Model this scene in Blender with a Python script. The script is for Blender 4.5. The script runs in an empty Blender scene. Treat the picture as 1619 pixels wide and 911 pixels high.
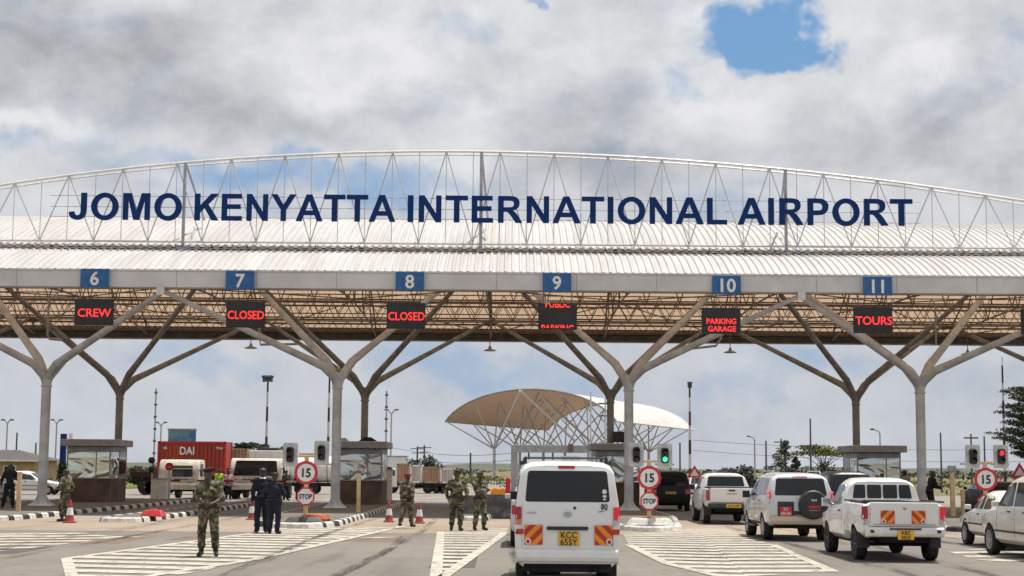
import bpy, bmesh, math, random
import numpy as np
from mathutils import Vector, Matrix
from mathutils.bvhtree import BVHTree

random.seed(7)
rad = math.radians
SC = bpy.context.scene
COL = SC.collection

# ------------------------------------------------------------------ camera
CAM = Vector((0.0, 0.0, 1.88))
F_PX, W_PX, H_PX = 2500.0, 1619.0, 911.0
PITCH = math.atan(286.5 / F_PX)
ROLL = 0.0080
YAW = rad(0.06)
fwd0 = Vector((-math.sin(YAW) * math.cos(PITCH), math.cos(YAW) * math.cos(PITCH), math.sin(PITCH)))
rt0 = Vector((math.cos(YAW), math.sin(YAW), 0))
up0 = rt0.cross(fwd0)
UPV = up0 * math.cos(ROLL) - rt0 * math.sin(ROLL)
RTV = rt0 * math.cos(ROLL) + up0 * math.sin(ROLL)
cd = bpy.data.cameras.new("camera")
cam = bpy.data.objects.new("camera", cd)
COL.objects.link(cam)
m = Matrix((RTV, UPV, -fwd0)).transposed().to_4x4()
m.translation = CAM
cam.matrix_world = m
cd.sensor_width = 36.0
cd.lens = F_PX / W_PX * 36.0
cd.clip_start = 0.1
cd.clip_end = 9000
SC.camera = cam

def ray(px, py):
    return fwd0 * F_PX + RTV * (px - W_PX / 2) + UPV * (H_PX / 2 - py)
def at_y(px, py, Y):                  # point of the vertical plane at distance Y seen at a place
    d = ray(px, py)
    return CAM + d * (Y / d.y)
def on_z(px, py, z=0.0):
    d = ray(px, py)
    return CAM + d * ((z - CAM.z) / d.z)

# ------------------------------------------------------------------ view, world, sun
SC.view_settings.view_transform = 'Standard'
SC.view_settings.look = 'None'
SC.view_settings.gamma = 1.0
SC.view_settings.exposure = 0.12
SC.view_settings.use_curve_mapping = False
SC.cycles.max_bounces = 6
SC.cycles.diffuse_bounces = 3
SC.cycles.glossy_bounces = 3
SC.cycles.transparent_max_bounces = 8
SC.cycles.caustics_reflective = False
SC.cycles.caustics_refractive = False
SC.cycles.use_denoising = True

SUN_EL, SUN_AZ = rad(74), rad(52)      # azimuth measured from +Y towards +X
world = bpy.data.worlds.new("World")
SC.world = world
world.use_nodes = True
wt = world.node_tree
wt.nodes.clear()

class NT:
    """small node helper"""
    def __init__(s, t): s.t = t
    def n(s, kind, **kw):
        x = s.t.nodes.new(kind)
        for k, v in kw.items(): setattr(x, k, v)
        return x
    def put(s, sock, v):
        if v is None: return
        if isinstance(v, bpy.types.NodeSocket): s.t.links.new(v, sock)
        else: sock.default_value = v
    def math(s, op, a, b=None, c=None, clamp=False):
        x = s.n('ShaderNodeMath', operation=op, use_clamp=clamp)
        s.put(x.inputs[0], a); s.put(x.inputs[1], b); s.put(x.inputs[2], c)
        return x.outputs[0]
    def vmath(s, op, a, b=None):
        x = s.n('ShaderNodeVectorMath', operation=op)
        s.put(x.inputs[0], a); s.put(x.inputs[1], b)
        return x.outputs[1] if op in ('LENGTH', 'DOT_PRODUCT') else x.outputs[0]
    def noise(s, vec, scale, detail=4, rough=.55, dist=0.0, color=False):
        x = s.n('ShaderNodeTexNoise')
        s.put(x.inputs['Vector'], vec); x.inputs['Scale'].default_value = scale
        x.inputs['Detail'].default_value = detail; x.inputs['Roughness'].default_value = rough
        x.inputs['Distortion'].default_value = dist
        return x.outputs['Color'] if color else x.outputs['Fac']
    def rng(s, v, a, b, c=0.0, d=1.0, smooth=True):
        x = s.n('ShaderNodeMapRange', interpolation_type='SMOOTHSTEP' if smooth else 'LINEAR')
        s.put(x.inputs[0], v)
        for i, q in enumerate((a, b, c, d)): x.inputs[i + 1].default_value = q
        return x.outputs[0]
    def mix(s, f, a, b):
        x = s.n('ShaderNodeMix', data_type='RGBA')
        s.put(x.inputs[0], f); s.put(x.inputs[6], a); s.put(x.inputs[7], b)
        return x.outputs[2]

N = NT(wt)
tc = N.n('ShaderNodeTexCoord').outputs['Generated']
sep = N.n('ShaderNodeSeparateXYZ'); N.put(sep.inputs[0], tc)
az = N.math('ARCTAN2', sep.outputs[0], sep.outputs[1])
el = N.math('ARCSINE', sep.outputs[2])
comb = N.n('ShaderNodeCombineXYZ'); N.put(comb.inputs[0], az); N.put(comb.inputs[1], el)
P0 = comb.outputs[0]
# wind-torn edges: warp the direction coordinates by noise
w1 = N.vmath('SUBTRACT', N.noise(P0, 9, 5, .6, color=True), (.5, .5, .5))
w1n = N.n('ShaderNodeVectorMath', operation='SCALE'); N.put(w1n.inputs[0], w1); w1n.inputs[3].default_value = .13
P = N.vmath('ADD', P0, w1n.outputs[0])
def dirpx(x, y): return (math.atan((x - 812) / F_PX), math.atan((742 - y) / F_PX))
def blob(x, y, rx, ry, amp=1.0, inner=.25):
    a, e = dirpx(x, y)
    v = N.vmath('SUBTRACT', P, (a, e, 0))
    v = N.vmath('MULTIPLY', v, (F_PX / rx, F_PX / ry, 0))
    return N.rng(N.vmath('LENGTH', v), inner, 1.0, amp, 0.0)
def total(lst):
    r = lst[0]
    for q in lst[1:]: r = N.math('ADD', r, q)
    return r
holes = total([blob(1222, 14, 108, 84, 1.25, .40), blob(1285, 52, 62, 46, .85), blob(560, 290, 330, 66, .62), blob(300, 300, 150, 55, .35),
               blob(20, 275, 120, 40, .42), blob(845, -6, 40, 22, .7), blob(735, 66, 60, 45, .25),
               blob(1100, 118, 60, 30, .3), blob(300, 575, 230, 60, .6), blob(700, 575, 150, 60, .55), blob(880, 590, 160, 60, .5),
               blob(1230, 590, 200, 50, .5), blob(20, 345, 60, 30, .3)])
shade = total([blob(120, 110, 520, 110, .52, .1), blob(420, 185, 330, 70, .55, .1), blob(90, 30, 330, 70, .40), blob(900, 175, 160, 110, .40, .1),
               blob(970, 255, 260, 60, .45), blob(1010, 90, 80, 90, .3), blob(1340, 190, 300, 90, .40, .1), blob(1560, 260, 200, 60, .45),
               blob(1500, 60, 180, 60, .22)])
bright = total([blob(570, 95, 260, 110, .40, .1), blob(1090, 60, 130, 120, .40), blob(1430, 110, 120, 90, .35), blob(1160, 160, 180, 60, .35),
                blob(60, 215, 220, 40, .45), blob(700, 215, 200, 50, .3)])
st = N.vmath('MULTIPLY', P0, (1.0, 1.35, 1.0))
fb = N.noise(st, 7.5, 9, .58, .35)
fine = N.noise(st, 24, 8, .62, .25)
cover = N.math('SUBTRACT', N.math('ADD', N.math('MULTIPLY', fb, 1.25), N.math('MULTIPLY', fine, .45)), .28)
cover = N.math('SUBTRACT', cover, N.math('MULTIPLY', holes, .62))
cover = N.rng(cover, -.06, .58)
# lumpy shading of the clouds themselves
lum = N.math('ADD', N.math('MULTIPLY', N.noise(st, 8, 8, .55, .4), .75), N.math('MULTIPLY', fine, .60))
lum = N.math('SUBTRACT', lum, .025)
lum = N.math('ADD', lum, N.math('MULTIPLY', bright, .40))
lum = N.math('SUBTRACT', lum, N.math('MULTIPLY', shade, .40))
ramp = N.n('ShaderNodeValToRGB')
N.put(ramp.inputs[0], lum)
cr = ramp.color_ramp
cr.elements[0].position = .12; cr.elements[0].color = (3.1, 3.15, 3.25, 1)
cr.elements[1].position = .86; cr.elements[1].color = (8.3, 8.3, 8.45, 1)
e = cr.elements.new(.33); e.color = (4.4, 4.5, 4.75, 1)
e = cr.elements.new(.55); e.color = (6.1, 6.2, 6.5, 1)
sky = N.n('ShaderNodeTexSky', sky_type='NISHITA', sun_disc=False)
sky.sun_elevation = SUN_EL
sky.sun_rotation = SUN_AZ
sky.altitude = 1600
sky.dust_density = 2.2
blue = N.mix(.75, sky.outputs[0], (1.9, 4.0, 6.9, 1))
# pale haze low over the horizon
hz = N.rng(el, 0.02, .27, 1.0, 0.0)
cloudc = N.mix(N.math('MULTIPLY', hz, .55), ramp.outputs[0], (4.65, 5.05, 5.75, 1))
bluec = N.mix(N.math('MULTIPLY', hz, .80), blue, (3.8, 4.8, 6.3, 1))
skyc = N.mix(cover, bluec, cloudc)
bg = N.n('ShaderNodeBackground'); N.put(bg.inputs[0], skyc); bg.inputs[1].default_value = .092
wo = N.n('ShaderNodeOutputWorld'); wt.links.new(bg.outputs[0], wo.inputs[0])

sd = bpy.data.lights.new("sun", 'SUN')
sd.energy = 4.9; sd.angle = rad(.55); sd.color = (1.0, .945, .86)
sun = bpy.data.objects.new("sun", sd); COL.objects.link(sun)
sdir = Vector((math.sin(SUN_AZ) * math.cos(SUN_EL), math.cos(SUN_AZ) * math.cos(SUN_EL), math.sin(SUN_EL)))
sun.rotation_euler = sdir.to_track_quat('Z', 'Y').to_euler()
sun.location = (0, 0, 60)

# ------------------------------------------------------------------ materials
def mat(name, col, rough=.6, metal=0.0, var=.12, vscale=3.0, bump=0.0, bscale=20.0, spec=.5, coat=0.0, emit=None, estr=0.0, col2=None, trans=0.0):
    mt = bpy.data.materials.new(name); mt.use_nodes = True
    t = NT(mt.node_tree); b = mt.node_tree.nodes['Principled BSDF']
    oc = t.n('ShaderNodeTexCoord').outputs['Object']
    c = tuple(col) + (1,)
    if var or col2:
        nz = t.noise(oc, vscale, 6, .62)
        c2 = tuple(col2) + (1,) if col2 else tuple(x * (1 - var * 2) for x in col) + (1,)
        c1 = c if col2 else tuple(min(x * (1 + var * .6), .95) for x in col) + (1,)
        t.put(b.inputs['Base Color'], t.mix(t.rng(nz, .34, .68), c2, c1))
        r = t.rng(nz, .3, .7, min(1, rough + .1), max(.02, rough - .06))
        t.put(b.inputs['Roughness'], r)
    else:
        b.inputs['Base Color'].default_value = c
        b.inputs['Roughness'].default_value = rough
    b.inputs['Metallic'].default_value = metal
    b.inputs['Specular IOR Level'].default_value = spec
    b.inputs['Coat Weight'].default_value = coat
    b.inputs['Coat Roughness'].default_value = .08
    if trans: b.inputs['Transmission Weight'].default_value = trans
    if bump:
        bn = t.n('ShaderNodeBump'); bn.inputs['Strength'].default_value = bump
        bn.inputs['Distance'].default_value = .02
        t.put(bn.inputs['Height'], t.noise(oc, bscale, 5, .6))
        t.put(b.inputs['Normal'], bn.outputs[0])
    if emit:
        b.inputs['Emission Color'].default_value = tuple(emit) + (1,)
        b.inputs['Emission Strength'].default_value = estr
    return mt

def paint(name, col, rough=.28, dirt=.5):
    """car paint: coat, faint dust that is stronger low on the body"""
    mt = bpy.data.materials.new(name); mt.use_nodes = True
    t = NT(mt.node_tree); b = mt.node_tree.nodes['Principled BSDF']
    oc = t.n('ShaderNodeTexCoord').outputs['Object']
    s = t.n('ShaderNodeSeparateXYZ'); t.put(s.inputs[0], oc)
    low = t.rng(s.outputs[2], .25, 1.05, 1.0, .12)
    nz = t.noise(oc, 5, 7, .65)
    d = t.math('MULTIPLY', t.math('MULTIPLY', low, t.rng(nz, .3, .72)), dirt)
    t.put(b.inputs['Base Color'], t.mix(d, tuple(col) + (1,), (.36, .28, .20, 1)))
    t.put(b.inputs['Roughness'], t.math('ADD', t.math('MULTIPLY', d, .4), rough))
    b.inputs['Coat Weight'].default_value = .6
    b.inputs['Coat Roughness'].default_value = .06
    bn = t.n('ShaderNodeBump'); bn.inputs['Strength'].default_value = .12; bn.inputs['Distance'].default_value = .01
    t.put(bn.inputs['Height'], t.noise(oc, 2.2, 2, .5)); t.put(b.inputs['Normal'], bn.outputs[0])
    return mt

def camo(name, cols, scale=7.0):
    mt = bpy.data.materials.new(name); mt.use_nodes = True
    t = NT(mt.node_tree); b = mt.node_tree.nodes['Principled BSDF']
    oc = t.n('ShaderNodeTexCoord').outputs['Object']
    r = t.n('ShaderNodeValToRGB'); r.color_ramp.interpolation = 'CONSTANT'
    t.put(r.inputs[0], t.noise(oc, scale, 3, .55, .8))
    els = r.color_ramp.elements
    els[0].position = 0; els[0].color = tuple(cols[0]) + (1,)
    els[1].position = .43; els[1].color = tuple(cols[1]) + (1,)
    for p, c in zip((.51, .58), cols[2:]):
        e = els.new(p); e.color = tuple(c) + (1,)
    t.put(b.inputs['Base Color'], r.outputs[0])
    b.inputs['Roughness'].default_value = .9
    bn = t.n('ShaderNodeBump'); bn.inputs['Strength'].default_value = .6; bn.inputs['Distance'].default_value = .03
    t.put(bn.inputs['Height'], t.noise(oc, 11, 4, .6)); t.put(b.inputs['Normal'], bn.outputs[0])
    return mt

M = {}
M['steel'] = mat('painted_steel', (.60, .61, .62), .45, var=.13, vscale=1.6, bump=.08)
M['steel_brown'] = mat('shaded_brown_steel', (.29, .285, .265), .6, var=.16, vscale=2.0)  # colour darkened for the shade on the rear columns and rear fascia
M['steel_grey'] = mat('grey_steel', (.36, .37, .38), .5, var=.1)
M['truss_white'] = mat('white_truss_paint', (.62, .61, .60), .4, var=.08)
M['truss_dark'] = mat('brown_truss_paint', (.185, .135, .105), .6, var=.15)
M['fascia'] = mat('fascia_paint', (.62, .61, .60), .5, var=.07, vscale=.6)
M['sheet_dark'] = mat('shadow_gap', (.10, .09, .085), .8, var=.3, vscale=6)
M['navy'] = mat('navy_letter', (.004, .030, .135), .5, var=.05, spec=.15)
M['sign_blue'] = mat('sign_blue', (.02, .12, .33), .4, var=.12, vscale=5)
M['sign_white'] = mat('sign_white', (.80, .80, .78), .5, var=.06, vscale=8)
M['white'] = mat('white_paint', (.78, .77, .74), .5, var=.08)
M['black'] = mat('black_paint', (.02, .02, .022), .5, var=.1)
M['led_case'] = mat('display_case', (.018, .015, .016), .45, var=.15)
M['led'] = mat('red_led', (.3, .01, .01), .5, var=0, emit=(1, .03, .03), estr=1.6)
M['rubber'] = mat('tyre_rubber', (.022, .021, .020), .85, var=.25, vscale=9)
M['rim'] = mat('wheel_rim', (.45, .45, .46), .4, metal=.3, var=.15, vscale=8)
M['chrome'] = mat('chrome', (.65, .65, .66), .15, metal=1, var=.05)
M['glass'] = mat('tinted_glass', (.008, .009, .011), .05, var=0, spec=.45)
M['glass_grey'] = mat('side_glass', (.025, .033, .035), .08, var=0, spec=.5)
M['tail_red'] = mat('tail_lamp_red', (.42, .012, .016), .18, var=.15, vscale=20, coat=.5)
M['tail_lit'] = mat('lit_brake_lamp', (.7, .02, .03), .3, var=0, emit=(1, .05, .06), estr=.12)
M['tail_clear'] = mat('clear_lamp', (.55, .53, .50), .2, var=.1, vscale=20, coat=.5)
M['amber'] = mat('amber_lamp', (.75, .25, .06), .25, var=.1, coat=.3)
M['plastic'] = mat('black_plastic', (.028, .028, .030), .55, var=.15)
M['under'] = mat('underbody', (.015, .014, .013), .9, var=.2)
M['plate_yellow'] = mat('number_plate_yellow', (.80, .46, .04), .45, var=.08, vscale=9)
M['red'] = mat('red_paint', (.50, .022, .025), .45, var=.12)
M['red_sign'] = mat('sign_red', (.62, .03, .045), .45, var=.10)
M['orange'] = mat('orange_reflector', (.85, .30, .02), .45, var=.05)
M['redrefl'] = mat('red_reflector', (.52, .035, .015), .45, var=.05)
M['yellow'] = mat('cream_yellow_paint', (.70, .50, .27), .55, var=.12)
M['cone_orange'] = mat('cone_red', (.38, .07, .06), .6, var=.18)
M['planter'] = mat('orange_kerb_paint', (.42, .12, .05), .8, var=.3, vscale=4)
M['skin'] = mat('skin', (.075, .042, .028), .5, var=.08)
M['boot'] = mat('black_leather', (.015, .014, .013), .4, var=.1)
M['navy_cloth'] = mat('dark_blue_cloth', (.010, .014, .028), .9, var=.15, bump=.4, bscale=9)
M['black_cloth'] = mat('black_cloth', (.010, .010, .012), .9, var=.15, bump=.4, bscale=9)
M['maroon'] = mat('maroon_cloth', (.035, .010, .012), .9, var=.1)
M['redcloth'] = mat('red_cloth', (.22, .02, .022), .9, var=.1)
M['pink'] = mat('pink_cloth', (.60, .33, .42), .9, var=.1)
M['hivis'] = mat('lime_cloth', (.45, .70, .10), .9, var=.1)
M['khaki'] = mat('khaki_cloth', (.30, .24, .15), .9, var=.1)
M['camo'] = camo('camouflage_cloth', [(.022, .022, .014), (.065, .062, .032), (.13, .115, .07), (.235, .205, .14)], 8)
M['camo_dark'] = camo('dark_camouflage_cloth', [(.014, .017, .010), (.040, .044, .022), (.085, .068, .042), (.15, .13, .085)], 9)
M['brick'] = None
M['cream'] = mat('cream_truck_paint', (.68, .61, .52), .5, var=.14, vscale=2, coat=.1)
M['canvas'] = mat('beige_canvas', (.42, .33, .20), .85, var=.15)
M['foliage'] = mat('leaf_green', (.055, .085, .022), .75, var=.35, vscale=2.5)
M['foliage_dark'] = mat('leaf_dark', (.028, .048, .022), .75, var=.35, vscale=2.5)
M['foliage_grey'] = mat('leaf_greygreen', (.075, .085, .060), .75, var=.3, vscale=2.5)
M['foliage_yellow'] = mat('leaf_yellowgreen', (.14, .16, .035), .75, var=.3, vscale=2.5)
M['bark'] = mat('bark', (.11, .085, .062), .9, var=.3, vscale=6)
M['concrete'] = mat('concrete', (.34, .31, .275), .9, var=.18, vscale=2.5, bump=.2, bscale=30)
M['dark_concrete'] = mat('weathered_concrete', (.13, .12, .115), .9, var=.25, vscale=2.5)
M['kerb_white'] = mat('kerb_white', (.66, .64, .59), .7, var=.16, vscale=5, bump=.15)
M['kerb_black'] = mat('kerb_black', (.030, .030, .032), .7, var=.3, vscale=5, bump=.15)
M['roofslab'] = mat('booth_roof_paint', (.34, .33, .335), .6, var=.10)
M['roof_tile'] = mat('dark_roof_tiles', (.09, .08, .08), .8, var=.2, vscale=5)
M['house_wall'] = mat('ochre_wall', (.55, .35, .24), .85, var=.12)
M['teal_sign'] = mat('teal_board', (.015, .10, .25), .4, var=.45, vscale=.55, col2=(.16, .27, .27))
M['far_post'] = mat('far_post', (.10, .095, .095), .7, var=.1)
M['mast_white'] = mat('mast_white', (.55, .55, .56), .5, var=.05)
M['mast_red'] = mat('mast_dark_red', (.07, .018, .020), .6, var=.1)
M['lamp_green'] = mat('green_lamp', (.05, .6, .35), .4, var=0, emit=(.08, .95, .6), estr=.85)
M['lamp_red'] = mat('red_lamp', (.6, .02, .02), .4, var=0, emit=(1, .04, .05), estr=1.0)
M['lens_dark'] = mat('dark_lens', (.03, .012, .012), .25, var=0)
M['signal_board'] = mat('signal_backing_board', (.55, .55, .55), .6, var=.10)
M['wire'] = mat('wire', (.05, .05, .055), .6, var=0)

def brick_mat():
    mt = bpy.data.materials.new('brown_brick'); mt.use_nodes = True
    t = NT(mt.node_tree); b = mt.node_tree.nodes['Principled BSDF']
    oc = t.n('ShaderNodeTexCoord').outputs['Object']
    mp = t.n('ShaderNodeMapping'); t.put(mp.inputs[0], oc); mp.inputs['Rotation'].default_value = (rad(90), 0, 0)
    bt = t.n('ShaderNodeTexBrick'); t.put(bt.inputs['Vector'], mp.outputs[0])
    bt.inputs['Scale'].default_value = 4.5
    bt.inputs['Color1'].default_value = (.085, .045, .034, 1); bt.inputs['Color2'].default_value = (.125, .068, .05, 1)
    bt.inputs['Mortar'].default_value = (.055, .04, .035, 1); bt.inputs['Mortar Size'].default_value = .025
    t.put(b.inputs['Base Color'], t.mix(t.rng(t.noise(oc, 1.6, 4), .35, .7), bt.outputs[0], (.15, .10, .08, 1)))
    b.inputs['Roughness'].default_value = .8
    return mt
M['brick'] = brick_mat()

def sheet_mat(name, col, col2, pitch, translucent=0.0, rough=.45, bumpy=.8):
    """ribbed roofing: ribs run along Y, so the profile varies with X"""
    mt = bpy.data.materials.new(name); mt.use_nodes = True
    t = NT(mt.node_tree); b = mt.node_tree.nodes['Principled BSDF']
    oc = t.n('ShaderNodeTexCoord').outputs['Object']
    s = t.n('ShaderNodeSeparateXYZ'); t.put(s.inputs[0], oc)
    nz = t.noise(t.vmath('MULTIPLY', oc, (1, .15, .15)), 1.3, 6, .65)
    t.put(b.inputs['Base Color'], t.mix(t.rng(nz, .35, .7), tuple(col2) + (1,), tuple(col) + (1,)))
    b.inputs['Roughness'].default_value = rough
    wv = t.math('SINE', t.math('MULTIPLY', s.outputs[0], 2 * math.pi / pitch))
    bn = t.n('ShaderNodeBump'); bn.inputs['Strength'].default_value = bumpy; bn.inputs['Distance'].default_value = pitch * .18
    t.put(bn.inputs['Height'], wv); t.put(b.inputs['Normal'], bn.outputs[0])
    if translucent:
        tr = t.n('ShaderNodeBsdfTranslucent'); tr.inputs[0].default_value = tuple(col) + (1,)
        mx = t.n('ShaderNodeMixShader'); mx.inputs[0].default_value = translucent
        mt.node_tree.links.new(b.outputs[0], mx.inputs[1]); mt.node_tree.links.new(tr.outputs[0], mx.inputs[2])
        mt.node_tree.links.new(mx.outputs[0], mt.node_tree.nodes['Material Output'].inputs[0])
    return mt
def roof_mat(name, top, under, glow, pitch=.30):
    """thin roofing: white weathering side, tan underside, translucency added to brighten it"""
    mt = bpy.data.materials.new(name); mt.use_nodes = True
    t = NT(mt.node_tree); b = mt.node_tree.nodes['Principled BSDF']
    oc = t.n('ShaderNodeTexCoord').outputs['Object']
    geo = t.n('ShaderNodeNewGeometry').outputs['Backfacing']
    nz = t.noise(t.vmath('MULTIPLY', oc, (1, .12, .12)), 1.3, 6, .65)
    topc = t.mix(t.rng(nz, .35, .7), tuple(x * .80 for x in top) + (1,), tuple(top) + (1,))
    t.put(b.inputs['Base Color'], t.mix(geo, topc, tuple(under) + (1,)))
    b.inputs['Roughness'].default_value = .5
    tr = t.n('ShaderNodeBsdfTranslucent'); tr.inputs[0].default_value = tuple(glow) + (1,)
    mx = t.n('ShaderNodeMixShader'); mx.inputs[0].default_value = .34  # added translucent share lifts the brightness of the underside
    mt.node_tree.links.new(b.outputs[0], mx.inputs[1]); mt.node_tree.links.new(tr.outputs[0], mx.inputs[2])
    mt.node_tree.links.new(mx.outputs[0], mt.node_tree.nodes['Material Output'].inputs[0])
    return mt
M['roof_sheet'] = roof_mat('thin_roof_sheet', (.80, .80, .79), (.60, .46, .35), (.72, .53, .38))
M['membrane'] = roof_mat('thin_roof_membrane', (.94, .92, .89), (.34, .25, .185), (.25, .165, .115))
M['membrane_under'] = mat('tan_membrane', (.52, .34, .22), .75, var=.2, vscale=.15)
M['container_red'] = sheet_mat('red_container', (.50, .075, .032), (.34, .05, .03), .28, 0, .5, 1.0)
M['container_beige'] = sheet_mat('beige_container', (.42, .31, .18), (.33, .24, .14), .28, 0, .6, .8)
M['box_white'] = sheet_mat('white_box_body', (.68, .65, .58), (.52, .47, .40), .30, 0, .5, .8)
M['box_rust'] = sheet_mat('rusty_box_body', (.42, .23, .16), (.50, .32, .22), .28, 0, .6, .8)

def film_glass(name, tint=(.62, .66, .56)):
    """warped reflective film on the booth windows"""
    mt = bpy.data.materials.new(name); mt.use_nodes = True
    t = NT(mt.node_tree); b = mt.node_tree.nodes['Principled BSDF']
    oc = t.n('ShaderNodeTexCoord').outputs['Object']
    b.inputs['Base Color'].default_value = tint + (1,)
    b.inputs['Metallic'].default_value = .85; b.inputs['Roughness'].default_value = .07
    bn = t.n('ShaderNodeBump'); bn.inputs['Strength'].default_value = 1.0; bn.inputs['Distance'].default_value = .09
    st_ = t.vmath('MULTIPLY', oc, (.9, .9, 1.7))
    t.put(bn.inputs['Height'], t.noise(st_, .62, 1, .35, 1.6)); t.put(b.inputs['Normal'], bn.outputs[0])
    return mt
M['film'] = film_glass('reflective_film')
M['film_grey'] = film_glass('grey_reflective_film', (.52, .56, .56))

def ground_mat(name, cols, scale, rough=.9, bump=.25, tracks=0.0):
    mt = bpy.data.materials.new(name); mt.use_nodes = True
    t = NT(mt.node_tree); b = mt.node_tree.nodes['Principled BSDF']
    oc = t.n('ShaderNodeTexCoord').outputs['Object']
    big = t.noise(oc, scale * .08, 5, .6)
    mid = t.noise(oc, scale, 8, .7)
    fine_ = t.noise(oc, scale * 30, 3, .6)
    c = t.mix(t.rng(big, .35, .65), tuple(cols[0]) + (1,), tuple(cols[1]) + (1,))
    c = t.mix(t.math('MULTIPLY', t.rng(mid, .45, .75), .6), c, tuple(cols[2]) + (1,))
    c = t.mix(t.math('MULTIPLY', t.rng(fine_, .3, .7), .35), c, tuple(x * .55 for x in cols[0]) + (1,))
    if tracks:                                       # stretched stains where tyres run
        st2 = t.vmath('MULTIPLY', oc, (1.0, .06, 1))
        c = t.mix(t.math('MULTIPLY', t.rng(t.noise(st2, 1.1, 4, .6), .5, .7), tracks), c, tuple(x * .45 for x in cols[0]) + (1,))
    if tracks:
        # oil drips, square-cut repairs and hairline cracks
        sp_ = t.noise(t.vmath('MULTIPLY', oc, (1.0, .5, 1)), 2.6, 2, .4)
        c = t.mix(t.math('MULTIPLY', t.rng(sp_, .70, .78), .55), c, tuple(x * .35 for x in cols[0]) + (1,))
        vr = t.n('ShaderNodeTexVoronoi', feature='DISTANCE_TO_EDGE'); vr.inputs['Scale'].default_value = .16
        t.put(vr.inputs['Vector'], t.vmath('ADD', oc, t.vmath('MULTIPLY', t.noise(oc, .9, 4, .6, color=True), (1.6, 1.6, 0))))
        ck = t.rng(vr.outputs['Distance'], 0.0, .006, 1.0, 0.0)
        c = t.mix(t.math('MULTIPLY', ck, .40), c, tuple(x * .4 for x in cols[0]) + (1,))
    t.put(b.inputs['Base Color'], c)
    b.inputs['Roughness'].default_value = rough
    b.inputs['Specular IOR Level'].default_value = .3
    bn = t.n('ShaderNodeBump'); bn.inputs['Strength'].default_value = bump; bn.inputs['Distance'].default_value = .02
    t.put(bn.inputs['Height'], fine_); t.put(b.inputs['Normal'], bn.outputs[0])
    return mt
M['asphalt'] = ground_mat('asphalt', [(.185, .168, .148), (.23, .205, .178), (.145, .132, .118)], 1.2, tracks=.5)
M['asphalt_far'] = ground_mat('pale_concrete_road', [(.24, .215, .19), (.28, .25, .215), (.20, .18, .16)], 1.0, tracks=.3)
M['apron'] = ground_mat('dusty_apron', [(.30, .245, .19), (.36, .30, .235), (.25, .19, .145)], 1.4, tracks=.25)
M['lane_floor'] = ground_mat('lane_concrete', [(.185, .185, .185), (.215, .21, .21), (.12, .12, .12)], 1.4, tracks=.6)
def worn(mt, amount, scale, lo=.42, hi=.60, stretch=(1, 1, 1)):
    """breaks a painted layer up so the road shows through"""
    t = NT(mt.node_tree); b = mt.node_tree.nodes['Principled BSDF']; oc = t.n('ShaderNodeTexCoord').outputs['Object']
    m1 = t.rng(t.noise(t.vmath('MULTIPLY', oc, stretch), scale, 8, .75), lo, hi, 1.0 - amount, 1.0)
    t.put(b.inputs['Alpha'], m1); return mt
M['marking'] = ground_mat('road_paint_white', [(.50, .47, .40), (.56, .53, .46), (.38, .34, .28)], 2.5, tracks=.15)
worn(M['marking'], .80, 3.0, .34, .52)
M['tyre_mark'] = worn(ground_mat('tyre_mark', [(.075, .068, .062)] * 3, 2.0), 1.0, 2.2, .40, .85, (1, .12, 1))
M['patch'] = worn(ground_mat('asphalt_repair', [(.12, .11, .10), (.14, .13, .118), (.10, .09, .085)], 2.0), .5, 3.0)
M['marking_red'] = ground_mat('worn_red_paint', [(.25, .165, .125), (.27, .20, .155), (.21, .17, .145)], 2.5)
worn(M['marking_red'], .9, 1.6, .38, .60)
M['grass'] = ground_mat('dry_grass', [(.15, .135, .060), (.20, .155, .085), (.12, .115, .05)], .25, bump=.5)
M['hazy_hill_scrub'] = ground_mat('hazy_hill_scrub', [(.085, .10, .075), (.12, .125, .085), (.07, .08, .06)], .02, bump=.3)  # distance haze put into the grey-green colour
M['grass_green'] = ground_mat('green_grass', [(.10, .135, .022), (.15, .16, .04), (.08, .10, .02)], .6, bump=.5)
M['island_top'] = ground_mat('island_paving', [(.15, .135, .12), (.19, .17, .15), (.12, .11, .10)], 2.0)

# ------------------------------------------------------------------ mesh helpers
def link(o, parent=None):
    COL.objects.link(o)
    if parent is not None: o.parent = parent
    return o

def tag(o, label=None, cat=None, group=None, kind=None):
    if label: o['label'] = label
    if cat: o['category'] = cat
    if group: o['group'] = group
    if kind: o['kind'] = kind
    return o

def empty(name, loc=(0, 0, 0), rz=0.0, label=None, cat=None, group=None):
    o = bpy.data.objects.new(name, None); o.location = loc; o.rotation_euler = (0, 0, rz)
    o.empty_display_size = .2
    link(o); tag(o, label, cat, group)
    return o

def copy_tree(o, parent=None):
    c = o.copy(); COL.objects.link(c)
    if parent is not None:
        c.parent = parent; c.matrix_parent_inverse = o.matrix_parent_inverse.copy()
    for ch in list(o.children): copy_tree(ch, c)
    return c

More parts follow.
